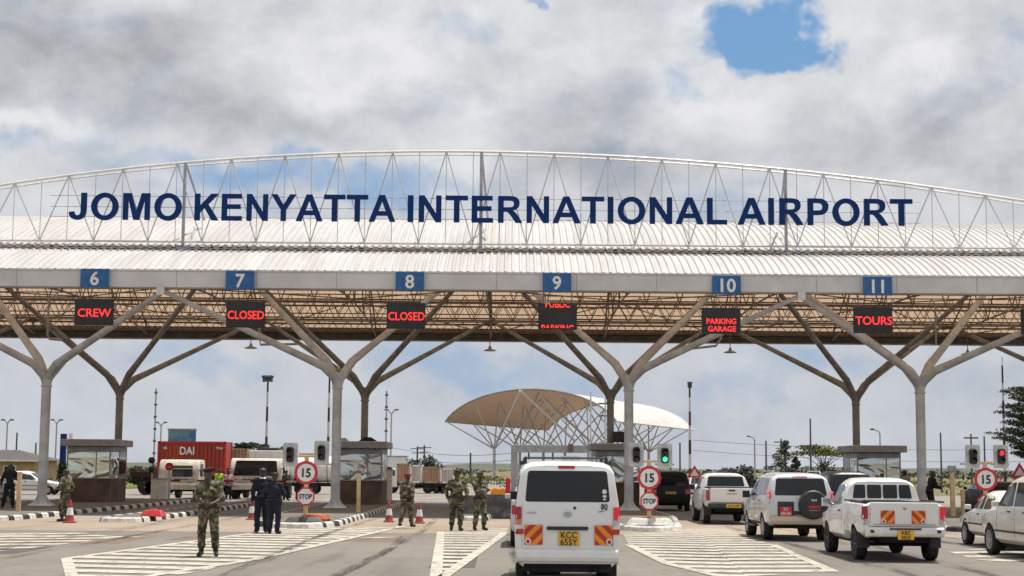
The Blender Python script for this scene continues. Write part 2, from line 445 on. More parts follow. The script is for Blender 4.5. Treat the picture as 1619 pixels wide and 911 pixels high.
class MB:
    def __init__(s): s.v = []; s.f = []; s.mi = []
    def add(s, vs, fs, mi=0):
        n = len(s.v); s.v += [tuple(v) for v in vs]
        for f in fs: s.f.append(tuple(i + n for i in f)); s.mi.append(mi)
        return s
    def box(s, c, d, rz=0.0, mi=0, rot=None):
        R = rot or Matrix.Rotation(rz, 3, 'Z'); c = Vector(c)
        vs = [c + R @ Vector((x * d[0] / 2, y * d[1] / 2, z * d[2] / 2)) for x in (-1, 1) for y in (-1, 1) for z in (-1, 1)]
        return s.add(vs, [(0, 1, 3, 2), (4, 6, 7, 5), (0, 4, 5, 1), (2, 3, 7, 6), (0, 2, 6, 4), (1, 5, 7, 3)], mi)
    def frust(s, c, d0, d1, h, mi=0):
        x, y, z = c
        vs = [(x + a * d0[0] / 2, y + b * d0[1] / 2, z) for a, b in ((-1, -1), (1, -1), (1, 1), (-1, 1))]
        vs += [(x + a * d1[0] / 2, y + b * d1[1] / 2, z + h) for a, b in ((-1, -1), (1, -1), (1, 1), (-1, 1))]
        return s.add(vs, [(3, 2, 1, 0), (4, 5, 6, 7), (0, 1, 5, 4), (1, 2, 6, 5), (2, 3, 7, 6), (3, 0, 4, 7)], mi)
    def tube(s, a, b, r0, r1=None, n=8, mi=0, caps=True, ph=0.0):
        return s.path([a, b], [r0, r0 if r1 is None else r1], n, mi, caps, ph)
    def path(s, pts, rs, n=8, mi=0, caps=True, ph=0.0):
        pts = [Vector(p) for p in pts]; base = len(s.v); up = None
        if not hasattr(rs, '__len__'): rs = [rs] * len(pts)
        for i, p in enumerate(pts):
            d = (pts[min(i + 1, len(pts) - 1)] - pts[max(i - 1, 0)]).normalized()
            if up is None:
                up = d.cross(Vector((0, 0, 1)) if abs(d.z) < .95 else Vector((0, 1, 0))).normalized()
            u = (up - d * up.dot(d)).normalized(); w = d.cross(u); up = u
            for k in range(n):
                a = 2 * math.pi * k / n + ph
                s.v.append(tuple(p + (u * math.cos(a) + w * math.sin(a)) * rs[i]))
        for i in range(len(pts) - 1):
            for k in range(n):
                a = base + i * n + k; b = base + i * n + (k + 1) % n
                s.f.append((a, b, b + n, a + n)); s.mi.append(mi)
        if caps:
            s.f.append(tuple(base + k for k in range(n))[::-1]); s.mi.append(mi)
            s.f.append(tuple(base + (len(pts) - 1) * n + k for k in range(n))); s.mi.append(mi)
        return s
    def prism(s, poly, a, b, axis='y', mi=0):
        """poly in the two other axes (x,z | y,z | x,y), from a to b on axis"""
        n = len(poly)
        def mk(p, t):
            return {'y': (p[0], t, p[1]), 'x': (t, p[0], p[1]), 'z': (p[0], p[1], t)}[axis]
        vs = [mk(p, a) for p in poly] + [mk(p, b) for p in poly]
        fs = [tuple(range(n))[::-1], tuple(range(n, 2 * n))]
        fs += [(i, (i + 1) % n, (i + 1) % n + n, i + n) for i in range(n)]
        return s.add(vs, fs, mi)
    def lathe(s, prof, n=16, mi=0, c=(0, 0, 0), axis='z', caps=True):
        base = len(s.v)
        for r, z in prof:
            for k in range(n):
                a = 2 * math.pi * k / n; x, y = r * math.cos(a), r * math.sin(a)
                p = {'z': (x, y, z), 'x': (z, x, y), 'y': (x, z, y)}[axis]
                s.v.append((p[0] + c[0], p[1] + c[1], p[2] + c[2]))
        for i in range(len(prof) - 1):
            for k in range(n):
                a = base + i * n + k; b = base + i * n + (k + 1) % n
                s.f.append((a, b, b + n, a + n)); s.mi.append(mi)
        if caps:
            s.f.append(tuple(base + k for k in range(n))[::-1]); s.mi.append(mi)
            s.f.append(tuple(base + (len(prof) - 1) * n + k for k in range(n))); s.mi.append(mi)
        return s
    def mesh(s, name, mats, smooth=None, recalc=True):
        me = bpy.data.meshes.new(name); me.from_pydata(s.v, [], s.f)
        for q in (mats if isinstance(mats, (list, tuple)) else [mats]): me.materials.append(q)
        me.polygons.foreach_set('material_index', s.mi)
        if recalc:
            bm = bmesh.new(); bm.from_mesh(me); bmesh.ops.recalc_face_normals(bm, faces=bm.faces); bm.to_mesh(me); bm.free()
        if smooth is not None:
            me.polygons.foreach_set('use_smooth', [True] * len(me.polygons))
            me.set_sharp_from_angle(angle=rad(smooth))
        me.update()
        return me
    def build(s, name, mats, parent=None, smooth=None, bevel=0.0, segs=2, recalc=True):
        o = bpy.data.objects.new(name, s.mesh(name, mats, smooth, recalc)); link(o, parent)
        if bevel:
            md = o.modifiers.new('bevel', 'BEVEL'); md.width = bevel; md.segments = segs; md.limit_method = 'ANGLE'; md.angle_limit = rad(35)
        return o

def bake(o):
    """apply an object's modifiers without operators"""
    dg = bpy.context.evaluated_depsgraph_get(); dg.update()
    me = bpy.data.meshes.new_from_object(o.evaluated_get(dg))
    o.modifiers.clear(); o.data = me
    return o

def text_mesh(s, h, depth=.01, bold=.0, align='CENTER'):
    cu = bpy.data.curves.new('txt', 'FONT'); cu.body = s; cu.size = 1.0; cu.extrude = 0; cu.offset = bold
    cu.align_x = align; cu.resolution_u = 3; cu.extrude = depth / 2 / max(h, 1e-6) * .7
    o = bpy.data.objects.new('txt', cu); COL.objects.link(o)
    dg = bpy.context.evaluated_depsgraph_get(); dg.update()
    me = bpy.data.meshes.new_from_object(o.evaluated_get(dg))
    COL.objects.unlink(o); bpy.data.objects.remove(o)
    k = h / .7                                   # cap height of the built-in face is about .7
    me.transform(Matrix.Scale(k, 4))
    return me

def text_obj(name, s, h, loc, material, parent=None, depth=.012, bold=.02, sx=1.0, facing='-y', centre_z=True, clip=None):
    """upright text read from -Y (facing '-y'); loc is its centre"""
    me = text_mesh(s, h, depth, bold)
    if clip:                                         # keep only a band of heights, given in cap heights
        bm = bmesh.new(); bm.from_mesh(me)
        for zc, sgn in ((clip[0] * h, -1), (clip[1] * h, 1)):
            bmesh.ops.bisect_plane(bm, geom=bm.verts[:] + bm.edges[:] + bm.faces[:], plane_co=(0, zc, 0), plane_no=(0, sgn, 0), clear_outer=True)
        bm.to_mesh(me); bm.free()
    me.transform(Matrix.Diagonal((sx, 1, 1, 1)))
    if centre_z and not clip: me.transform(Matrix.Translation((0, -h / 2, 0)))
    me.transform(Matrix.Rotation(rad(90), 4, 'X'))
    me.transform(Matrix.Translation(loc))
    me.materials.clear(); me.materials.append(material)
    o = bpy.data.objects.new(name, me); link(o, parent)
    return o

def sheet(name, poly, z, material, kind='structure', parent=None):
    me = bpy.data.meshes.new(name); me.from_pydata([(p[0], p[1], z) for p in poly], [], [tuple(range(len(poly)))])
    me.materials.append(material)
    bm = bmesh.new(); bm.from_mesh(me); bmesh.ops.recalc_face_normals(bm, faces=bm.faces)
    for f in bm.faces:
        if f.normal.z < 0: f.normal_flip()
    bm.to_mesh(me); bm.free()
    o = bpy.data.objects.new(name, me); link(o, parent)
    if kind: o['kind'] = kind
    return o

def rrect(x0, y0, x1, y1, r, n=3):
    return round_poly([(x0, y0), (x1, y0), (x1, y1), (x0, y1)], r, n)
def round_poly(pts, r, n=3):
    out = []; L = len(pts)
    for i in range(L):
        p = Vector(pts[i]).to_2d(); a = Vector(pts[i - 1]).to_2d() - p; b = Vector(pts[(i + 1) % L]).to_2d() - p
        rr = min(r, a.length * .45, b.length * .45); A = p + a.normalized() * rr; B = p + b.normalized() * rr
        for k in range(n + 1):
            t = k / n; q = A * (1 - t) ** 2 + p * 2 * t * (1 - t) + B * t * t
            out.append((q.x, q.y))
    return out
def circle_poly(cx, cy, r, n=20, ry=None):
    ry = ry or r
    return [(cx + r * math.cos(2 * math.pi * k / n), cy + ry * math.sin(2 * math.pi * k / n)) for k in range(n)]
# ------------------------------------------------------------------ the ground
def G(px, py): 
    p = on_z(px, py); return (p.x, p.y)

sheet('ground', [(-4500, -300), (4500, -300), (4500, 8000), (-4500, 8000)], -0.02, M['grass'])
sheet('plaza_road', [(-70, -30), (75, -30), (75, 112), (-70, 112)], 0.0, M['asphalt'])
sheet('toll_apron', [(-69, 46.5), (74, 46.5), (74, 60), (-69, 60)], 0.004, M['apron'])
sheet('lane_floor', [(-69, 60), (74, 60), (74, 91), (-69, 91)], 0.004, M['lane_floor'])
sheet('far_road', [(-70, 91), (75, 91), (75, 128), (-70, 128)], 0.008, M['asphalt_far'])
sheet('far_lane_road', [(-32, 128), (26, 128), (40, 330), (-12, 330)], 0.010, M['asphalt_far'])
sheet('green_verge', [(-70, 129), (-33, 129), (-25, 330), (-160, 330)], 0.012, M['grass_green'])

# painted markings
def clip_half(poly, n, d):
    out = []
    for i in range(len(poly)):
        a, b = poly[i], poly[(i + 1) % len(poly)]
        da = a[0] * n[0] + a[1] * n[1] - d; db = b[0] * n[0] + b[1] * n[1] - d
        if da >= 0: out.append(a)
        if (da >= 0) != (db >= 0):
            t = da / (da - db); out.append((a[0] + (b[0] - a[0]) * t, a[1] + (b[1] - a[1]) * t))
    return out
def hatch(name, poly, ang, period, width, z=.010, border=(), bw=.22, material='marking', phase=0.0):
    mb = MB(); n = (-math.sin(ang), math.cos(ang))
    ds = [p[0] * n[0] + p[1] * n[1] for p in poly]
    d = math.floor(min(ds) / period) * period + phase
    while d < max(ds):
        q = clip_half(clip_half(poly, n, d), (-n[0], -n[1]), -(d + width))
        if len(q) >= 3: mb.add([(x, y, z) for x, y in q], [tuple(range(len(q)))])
        d += period
    for (a, b) in border:
        A, B = Vector(a), Vector(b); w = (B - A).normalized().orthogonal() * bw / 2
        mb.add([(A.x + w.x, A.y + w.y, z + .004), (B.x + w.x, B.y + w.y, z + .004), (B.x - w.x, B.y - w.y, z + .004), (A.x - w.x, A.y - w.y, z + .004)], [(0, 1, 2, 3)])
    o = mb.build(name, M[material], None, recalc=False)
    bm = bmesh.new(); bm.from_mesh(o.data)
    for f in bm.faces:
        if f.normal.z < 0: f.normal_flip()
    bm.to_mesh(o.data); bm.free()
    o['kind'] = 'structure'
    return o
# large hatched zone in front of the second island
a1, a2, a3, a4, a5, a6 = G(105, 884), G(455, 836), G(640, 832), G(600, 842), G(400, 886), G(300, 907)
a7 = G(119, 930)
hatch('road_marking', [a1, a2, a3, a4, a5, a6, a7], rad(-13), 1.30, .72, border=[(a1, a7), (a1, a2), (a3, a5), (a5, a7)])
b1, b2, b3, b4 = G(697, 841), G(806, 835), G(800, 842), G(688, 922)
hatch('road_marking', [b1, b2, b3, b4], rad(1.5), 1.35, .75, border=[(b1, b4), (b3, b4)])
c1, c2, c3, c4, c5 = G(985, 845), G(1040, 843), G(1145, 836), G(1222, 862), G(1318, 905)
c6, c7, c8 = G(1150, 915), G(1055, 892), G(994, 862)
cm = (G(1100, 836), G(1180, 912))
hatch('road_marking', [c8, c1, c2, cm[0], cm[1], c6, c7], rad(-13), 1.30, .72, border=[(c8, c7), (c7, c6)])
hatch('road_marking', [cm[0], c3, c4, c5, cm[1]], rad(9), 1.30, .72, border=[(c4, c5)], phase=.25)
hatch('road_marking', [G(-80, 880), G(-80, 846), G(120, 842), G(190, 850), G(60, 866)], rad(24), 1.5, .7, phase=.2)
hatch('road_marking', [G(1495, 872), G(1660, 860), G(1760, 872), G(1640, 892), G(1545, 886)], rad(20), 1.5, .75)
# repairs and tyre rubber on the lanes
for (x, y, w, d_) in ((-13.2, 34, 2.6, 3.4), (3.6, 33.5, 1.4, 6.0), (10.6, 29, 3.2, 2.0), (-1.6, 30.5, .9, 7.5), (-20, 41, 3, 2.2)):
    sheet('asphalt_repair', [(x, y), (x + w, y + .1), (x + w - .05, y + d_), (x + .08, y + d_ - .1)], .003, M['patch'])
rgm = random.Random(3)
for xc in (.9, 8.1, 14.2, -4.0, -11.0, 12.6):
    for k in range(2):
        for s_ in (-.72, .72):
            x = xc + s_ + rgm.uniform(-.22, .22); y0 = rgm.uniform(22, 30); y1 = rgm.uniform(44, 62); dx = rgm.uniform(-.5, .5); w = rgm.uniform(.10, .16)
            pts = [(x - w + dx * math.sin(k2 / 7 * 2.4), y0 + (y1 - y0) * k2 / 7) for k2 in range(8)] + [(x + w + dx * math.sin(k2 / 7 * 2.4), y0 + (y1 - y0) * k2 / 7) for k2 in range(7, -1, -1)]
            sheet('tyre_mark', pts, .0185 + .0007 * rgm.random(), M['tyre_mark'])
# worn red rumble strips with white dashes
for (x0, x1, ya, yb) in ((-8.9, -2.7, 41.2, 43.6), (-17.5, -9.6, 39.0, 44.0), (5.2, 6.5, 42.5, 44.2), (13.5, 18.5, 41.5, 44.0)):
    sheet('rumble_strip', [(x0, ya), (x1, ya), (x1, yb), (x0, yb)], .004, M['marking_red'])
def dashes(x0, x1, y, w, step, L, skew=.5):
    mb = MB(); x = x0
    while x < x1:
        mb.add([(x, y, .011), (x + L, y, .011), (x + L + skew, y + w, .011), (x + skew, y + w, .011)], [(0, 1, 2, 3)]); x += step
    o = mb.build('dash_marking', M['marking'], None, recalc=False); o['kind'] = 'structure'
dashes(-7.9, -3.3, 43.0, .8, 1.25, .55); dashes(-15.5, -10.5, 42.2, .8, 1.5, .7)
for (xa, ya, xb, yb, w) in ((-30, 93.5, 24, 93.5, .35), (-11, 92, -2.2, 108, .3), (0.5, 97, 5, 108, .25)):
    A, B = Vector((xa, ya)), Vector((xb, yb)); q = (B - A).normalized().orthogonal() * w
    sheet('road_line', [(A.x + q.x, A.y + q.y), (B.x + q.x, B.y + q.y), (B.x - q.x, B.y - q.y), (A.x - q.x, A.y - q.y)], .014, M['marking'])

# ------------------------------------------------------------------ toll islands with striped kerbs
def smooth_closed(poly, r): return round_poly(poly, r, 5)
def island(poly, label, r=.9, h=.17, noserounded=True, block=.75, white_nose=None):
    out = smooth_closed(poly, r)
    t = empty('traffic_island', (0, 0, 0), 0, label, 'traffic island', 'islands between the toll lanes')
    cx = sum(p[0] for p in out) / len(out); cy = sum(p[1] for p in out) / len(out)
    t.location = (cx, cy, 0)
    P_ = [Vector((p[0] - cx, p[1] - cy)) for p in out]
    # resample the outline
    pts = []; per = 0; step = block / 3
    for i in range(len(P_)):
        a, b = P_[i], P_[(i + 1) % len(P_)]; L = (b - a).length; n = max(1, round(L / step))
        for k in range(n): pts.append(a.lerp(b, k / n))
    n = len(pts); mb = MB(); w = .20
    inn = []; outb = []
    for i in range(n):
        d = (pts[(i + 1) % n] - pts[i - 1]).normalized(); nrm = Vector((d.y, -d.x))
        if (pts[i] + nrm * .1 ).length < (pts[i]).length - .0 and False: nrm = -nrm
        inn.append((nrm, pts[i]))
    area = sum(pts[i].x * pts[(i + 1) % n].y - pts[(i + 1) % n].x * pts[i].y for i in range(n))
    sg = 1 if area > 0 else -1
    ring = []
    for nrm, p in inn:
        o_ = nrm * sg
        ring.append([(p.x + o_.x * .03, p.y + o_.y * .03, 0), (p.x + o_.x * .0, p.y + o_.y * .0, h * .75), (p.x - o_.x * .05, p.y - o_.y * .05, h), (p.x - o_.x * w, p.y - o_.y * w, h), (p.x - o_.x * w, p.y - o_.y * w, h - .05)])
    dist = 0.0
    for i in range(n):
        j = (i + 1) % n
        dist += (pts[j] - pts[i]).length
        mi = int(dist / block) % 2
        if white_nose and white_nose(pts[i].x + cx, pts[i].y + cy): mi = 0
        base = len(mb.v)
        mb.v += ring[i] + ring[j]
        for k in range(4):
            mb.f.append((base + k, base + 5 + k, base + 6 + k, base + 1 + k)); mb.mi.append(mi)
    mb.build('kerb', [M['kerb_white'], M['kerb_black']], t)
    top = [(p[3][0], p[3][1]) for p in ring]
    me = MB(); me.add([(x, y, h - .012) for x, y in top], [tuple(range(len(top)))])
    me.build('paving', M['island_top'], t)
    return t

XC = [-33.15, -20.4, -7.67, 5.07, 17.8, 30.55]     # column lines
YF, YR = 69.2, 82.2
island([(-23.6, 55.2), (-21.8, 52.2), (-18.6, 52.0), (-17.0, 54.6), (-16.9, 86), (-23.4, 86)], 'wide kerbed island under the leftmost brick booth, with a black-clad man on it', white_nose=lambda x, y: y < 54.4)
island([(-14.05, 56), (-13.9, 53.6), (-12.5, 53.6), (-12.35, 56), (-12.6, 85), (-13.9, 85)], 'narrow striped lane divider with a red block on its nose', r=.5, white_nose=lambda x, y: y < 53.9)
island([(-8.95, 60), (-8.1, 50.6), (-6.3, 49.2), (-5.6, 51.4), (-5.55, 62), (-5.65, 86), (-9.3, 86)], 'striped kerb island carrying the brick booth beside the two dark uniformed officers', white_nose=lambda x, y: y < 50.2)
island([(-2.1, 62), (-1.9, 58.0), (-0.9, 58.0), (-.75, 62), (-.75, 85), (-2.1, 85)], 'low plain divider behind the two camouflaged soldiers', r=.5)
island([(3.35, 60), (3.3, 50.2), (4.3, 48.6), (5.35, 50.2), (6.2, 60), (6.3, 86), (3.5, 86)], 'island with a whitewashed nose right of the white van', white_nose=lambda x, y: y < 52.0)
island([(14.9, 60), (13.8, 51.5), (14.8, 50.3), (16.2, 51.5), (19.6, 60), (19.6, 86), (15.9, 86)], 'island behind the near pickup that holds the right-hand speed sign')
island([(28, 58), (30, 55), (32, 58), (32.5, 86), (28, 86)], 'kerbed island at the far right edge of the plaza')

# ------------------------------------------------------------------ the canopy
t = empty('toll_canopy', (0, 75.7, 8.9), 0, 'long white arched metal roof spanning all the toll lanes', 'canopy')
OY, OZ = 75.7, 8.9
X0, X1 = -40.0, 40.0
PROF = [(66.72, 11.22), (68.2, 11.85), (70, 12.5), (71.5, 12.95), (73, 13.32), (74.5, 13.62), (76, 13.80), (77.5, 13.82), (79, 13.66), (80.5, 13.36), (82, 12.9), (83.5, 12.3), (85, 11.6), (86.5, 10.8), (88.0, 9.95), (88.7, 9.6)]
PROF2 = [(62.62, 9.66), (63.5, 10.05), (64.6, 10.45), (65.8, 10.82), (66.95, 11.06)]
def ribbed(prof, x0, x1, pitch, amp, thick, z_off=0.0):
    """a trapezoid-ribbed sheet that follows the profile"""
    xs = []; x = x0
    while x < x1:
        for fx, hgt in ((0, 0), (.12, 1), (.38, 1), (.50, 0)):
            xs.append((x + fx * pitch, hgt * amp))
        x += pitch
    mb = MB(); nx = len(xs)
    for (y, z) in prof:
        for (xx, dz) in xs: mb.v.append((xx, y - OY, z - OZ + dz + z_off))
    for i in range(len(prof) - 1):
        for k in range(nx - 1):
            a = i * nx + k; mb.f.append((a, a + 1, a + 1 + nx, a + nx)); mb.mi.append(0)
    return mb
ribbed(PROF, X0, X1, .30, .06, 0).build('roof_sheet', M['roof_sheet'], t, recalc=False)
ribbed(PROF2, X0, X1, .30, .06, 0).build('eave_sheet', M['roof_sheet'], t, recalc=False)
def plain(prof, dz, name, material):
    mb = MB()
    for (y, z) in prof:
        mb.v += [(X0, y - OY, z - OZ + dz), (X1, y - OY, z - OZ + dz)]
    for i in range(len(prof) - 1): mb.f.append((2 * i, 2 * i + 1, 2 * i + 3, 2 * i + 2)); mb.mi.append(0)
    return mb.build(name, material, t, recalc=False)
mb = MB(); mb.box((0, 66.84 - OY, 11.13 - OZ), (X1 - X0, .06, .13)); mb.build('roof_step', M['sheet_dark'], t)  # solid dark strip in place of the shaded gap under the upper sheet
# profiled filler: dark corrugation seen at the step
mb = MB(); zz = []
x = X0                                          # one toothed strip that fills the sheet's ribs
while x < X1: zz += [(x, 11.14), (x, 11.26), (x + .2, 11.26), (x + .2, 11.14)]; x += .40
top_ = [(a, b - OZ) for a, b in zz] + [(X1, 11.10 - OZ), (X0, 11.10 - OZ)]
mb.prism(top_, 66.74 - OY, 66.80 - OY, 'y'); mb.build('step_flashing', M['steel_grey'], t)
mb = MB()
mb.prism([(62.50 - OY, 8.97 - OZ), (62.50 - OY, 9.68 - OZ), (62.62 - OY, 9.68 - OZ), (62.62 - OY, 9.03 - OZ), (63.1 - OY, 9.03 - OZ), (63.1 - OY, 8.97 - OZ)], X0, X1, 'x')
x = X0 + 1.1
while x < X1: mb.box((x, 62.497 - OY, 9.325 - OZ), (.022, .012, .69), mi=1); x += 3.185
mb.box((0, 62.495 - OY, 9.60 - OZ), (X1 - X0, .014, .02), mi=1)
mb.build('fascia', [M['fascia'], M['steel_grey']], t)
mb = MB(); mb.box((0, 88.72 - OY, 9.38 - OZ), (X1 - X0, .12, .80)); mb.box((0, 88.4 - OY, 9.0 - OZ), (X1 - X0, .5, .06)); mb.build('rear_fascia', M['steel_brown'], t)  # dark brown paint stands in for the shadow on its inner side
mb = MB(); mb.box((0, 88.3 - OY, 9.42 - OZ), (X1 - X0, .7, .07)); mb.build('gutter', M['truss_dark'], t)
def lattice(y, zb, ztp, panel, r, y2=None, material='truss_dark'):
    mb = MB(); y2 = y if y2 is None else y2
    mb.tube((X0, y - OY, zb - OZ), (X1, y - OY, zb - OZ), r * 1.5, n=6)
    mb.tube((X0, y2 - OY, ztp - OZ), (X1, y2 - OY, ztp - OZ), r * 1.5, n=6)
    x = X0; 
    while x < X1 - panel:
        mb.tube((x, y - OY, zb - OZ), (x + panel / 2, y2 - OY, ztp - OZ), r, n=5, caps=False)
        mb.tube((x + panel / 2, y2 - OY, ztp - OZ), (x + panel, y - OY, zb - OZ), r, n=5, caps=False)
        x += panel
    return mb.build('truss', M[material], t)
lattice(63.6, 9.05, 9.75, .95, .018)
lattice(66.5, 9.55, 10.55, .95, .020)
lattice(70.0, 9.75, 11.9, 1.6, .03)
lattice(75.7, 9.85, 12.4, 1.6, .03)
lattice(80.5, 9.72, 10.75, 1.0, .022, 80.9)
lattice(82.6, 9.62, 10.5, 1.0, .020)
lattice(84.4, 9.75, 10.75, 1.05, .024, 84.8)
lattice(87.3, 9.42, 9.95, .8, .02)
for y, z in PROF[3:]:
    MB().box((0, y - OY, z - OZ - .07), (X1 - X0, .06, .10)).build('purlin', M['truss_dark'], t)
for y, z in ((85.6, 11.05), (87.2, 10.2), (88.3, 9.7)):
    MB().box((0, y - OY, z - OZ - .05), (X1 - X0, .05, .08)).build('purlin', M['truss_dark'], t)
for xx in [-13.95 + 12.74 * k for k in range(-2, 4)] + [-20.4 + 12.74 * k for k in range(-1, 5)]:
    mb = MB()
    low = [(62.9, 9.10), (66.5, 9.5), (71, 9.72), (75.7, 9.80), (80.5, 9.70), (84.8, 9.55), (88.3, 9.15)]
    hi = [(64.8, 10.05), (68.6, 11.5), (73, 12.9), (77.8, 13.3), (82.6, 12.3), (86.6, 10.3)]
    mb.path([(xx, y - OY, z - OZ) for y, z in low], .045, 6)
    mb.path([(xx, 63.0 - OY, 9.3 - OZ)] + [(xx, y - OY, z - OZ - .12) for y, z in hi] + [(xx, 88.2 - OY, 9.4 - OZ)], .045, 6)
    for i in range(6):
        mb.tube((xx, low[i][0] - OY, low[i][1] - OZ), (xx, hi[i][0] - OY, hi[i][1] - OZ - .12), .03, n=5, caps=False)
        mb.tube((xx, low[i + 1][0] - OY, low[i + 1][1] - OZ), (xx, hi[i][0] - OY, hi[i][1] - OZ - .12), .03, n=5, caps=False)
    mb.build('rib_truss', M['truss_dark'], t)
# diagonal sway bars under the roof
mb = MB()
for k in range(-3, 4):
    xc = -1.3 + 12.74 * k
    for sx in (-1, 1):
        mb.tube((xc, 64.0 - OY, 9.15 - OZ), (xc + sx * 6.37, 75.0 - OY, 9.9 - OZ), .03, n=5)
        mb.tube((xc, 87.6 - OY, 9.35 - OZ), (xc + sx * 6.37, 76.0 - OY, 9.9 - OZ), .03, n=5)
mb.build('sway_bracing', M['truss_dark'], t)

# ------------------------------------------------------------------ branching columns
def column(x, y, z_node, tips, material, label, group, r=.205):
    c = empty('branching_column', (x, y, .15), 0, label, 'column', group)
    zb = .15
    mb = MB(); mb.tube((0, 0, .06), (0, 0, z_node - .55 - zb), r, r, n=10, ph=.3); mb.build('shaft', M[material], c, smooth=40)
    mb = MB(); mb.frust((0, 0, 0), (.95, .95), (.80, .80), .09)
    for sx, sy in ((1, 1), (-1, 1), (1, -1), (-1, -1)): mb.tube((sx * .32, sy * .32, .08), (sx * .32, sy * .32, .17), .03, n=6)
    for a in range(4):
        v = Vector((math.cos(a * math.pi / 2 + .785), math.sin(a * math.pi / 2 + .785)))
        mb.prism([(r * .8, .085), (.46, .085), (r * .8, .5)], -.012, .012, 'y')
        nv = mb.v[-6:]; del mb.v[-6:]
        mb.v += [(p[0] * v.x - p[1] * v.y, p[0] * v.y + p[1] * v.x, p[2]) for p in nv]
    mb.build('base_plate', M[material], c)
    mb = MB(); zz = z_node - zb
    mb.path([(0, 0, zz - .60), (0, 0, zz - .30), (0, 0, zz + .02)], [r * 1.02, r * 1.40, r * 1.15], 10)
    mb.lathe([(r * 1.0, -.04), (r * 1.22, -.03), (r * 1.22, .03), (r * 1.0, .04)], 12, c=(0, 0, zz - .66))
    mb.lathe([(r * .98, -.02), (r * 1.12, -.02), (r * 1.12, .02), (r * .98, .02)], 12, c=(0, 0, 1.9))
    mb.build('node', M[material], c, smooth=60)
    for (tx, ty, tz, rr) in tips:
        d = Vector((tx - x, ty - y, tz - zb)) - Vector((0, 0, zz))
        hz_ = Vector((d.x, d.y, 0)).normalized()
        pts = [Vector((0, 0, zz - .46)) + hz_ * .05, Vector((0, 0, zz - .18)) + hz_ * .20, Vector((0, 0, zz)) + d * .09, Vector((0, 0, zz)) + d * .20, Vector((0, 0, zz)) + d * .6, Vector((0, 0, zz)) + d]
        b = MB(); b.path(pts, [r * .8, r * .94, r * .94, r * .82, r * .66, r * .44], 8)
        br = b.build('branch', M[material], c, smooth=45)
        q = MB(); e_ = Vector((0, 0, zz)) + d
        q.box((e_.x, e_.y - (.42 if ty < 64 else 0), e_.z - .03), (.30, .10 if ty < 64 else .22, .36)); q.box((e_.x, e_.y - .2, e_.z - .02), (.14, .4, .14)); q.build('end_cap', M['truss_white'] if ty < 64 else M[material], br) if tx > x or ty > 64 else None
    return c
names = ['leftmost, mostly outside the photo', 'beside the left booth and the man in black', 'in front of the booth by the dark uniformed officers', 'right behind the 15 sign next to the white van', 'rising behind the near white pickup bed', 'rightmost, outside the photo']
for i, x in enumerate(XC):
    tips = []
    for sx in (-1, 1):
        mid = x + sx * 6.37
        tips.append((mid, 75.7, 12.3, 1))
        if abs(mid + 1.3) < .1: continue
        tips.append((mid, 62.85, 8.86, 1))
    if i == 1: tips[1] = (-25.0, 62.85, 8.86, 1)
    if i == 4: tips[-1] = (23.4, 62.85, 8.86, 1)
    if i in (0, 5): tips = [q for q in tips]
    column(x, YF, 6.0, tips, 'steel', 'front row pale steel column %s' % names[i], 'front row of branching columns')
names2 = ['leftmost, outside the photo', 'behind the left brick booth', 'behind the booth with clutter on its roof', 'behind the white van, in front of the far canopy', 'behind the right-hand booth', 'rightmost, outside the photo']
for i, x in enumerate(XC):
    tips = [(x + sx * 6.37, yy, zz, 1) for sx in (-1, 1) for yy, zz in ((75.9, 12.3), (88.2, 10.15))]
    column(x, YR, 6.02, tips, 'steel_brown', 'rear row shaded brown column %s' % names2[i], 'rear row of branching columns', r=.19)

# ------------------------------------------------------------------ arch truss and its letters
YT = 66.8
arch_px = [(0, 293), (150, 271), (290, 259), (420, 248), (560, 241), (690, 239), (760, 239.5), (890, 242), (1050, 253), (1243, 269), (1430, 289), (1619, 318)]
ap = [at_y(x, y, YT) for x, y in arch_px]
cf = np.polyfit([p.x for p in ap], [p.z for p in ap], 3)
zc_bot = at_y(760, 386, YT).z
def arch_z(x): return float(np.polyval(cf, x))
s_t = empty('airport_name_sign', (0, YT, zc_bot), 0, 'long arched lattice frame on the roof carrying dark blue capital letters', 'rooftop sign')
mb = MB(); xs = np.linspace(-30, 27, 60)
mb.path([(x, 0, arch_z(x) - zc_bot) for x in xs], .055, 6)
mb.path([(x, .5, arch_z(x) - zc_bot - .05) for x in xs], .04, 6)
mb.build('top_chord', M['truss_white'], s_t, smooth=60)
mb = MB(); mb.tube((-32, 0, 0), (29, 0, 0), .05, n=6); mb.tube((-32, .5, .02), (29, .5, .02), .04, n=6); mb.build('bottom_chord', M['truss_white'], s_t)
pitch = 2.31; xk0 = at_y(760, 386, YT).x
web = MB()
for k in range(-13, 13):
    xa = xk0 - .35 + k * pitch
    xm = xa + pitch / 2
    zt = arch_z(xm) - zc_bot
    if zt < .3: continue
    za = arch_z(xa) - zc_bot
    web.tube((xa, 0, 0), (xm, 0, zt), .028, n=5, caps=False); web.tube((xm, 0, zt), (xa + pitch, 0, 0), .028, n=5, caps=False)
    web.tube((xa, 0, 0), (xa, 0, za), .018, n=5, caps=False); web.tube((xm, 0, 0), (xm, 0, zt), .018, n=5, caps=False)
    web.tube((xm, 0, zt), (xm, .5, zt), .02, n=4); web.tube((xa, 0, 0), (xa, .5, 0), .02, n=4)
web.build('web_bracing', M['mast_white'], s_t)
mb = MB()
zl0 = at_y(760, 353, YT).z - zc_bot; zl1 = at_y(760, 311, YT).z - zc_bot
for zz in (zl0 + .14, (zl0 + zl1) / 2, zl1 - .1):
    xa = at_y(80, 330, YT).x; xb = at_y(1455, 330, YT).x
    mb.tube((xa, -.05, zz), (xb, -.05, zz), .016, n=5)
mb.build('letter_rail', M['steel_grey'], s_t)
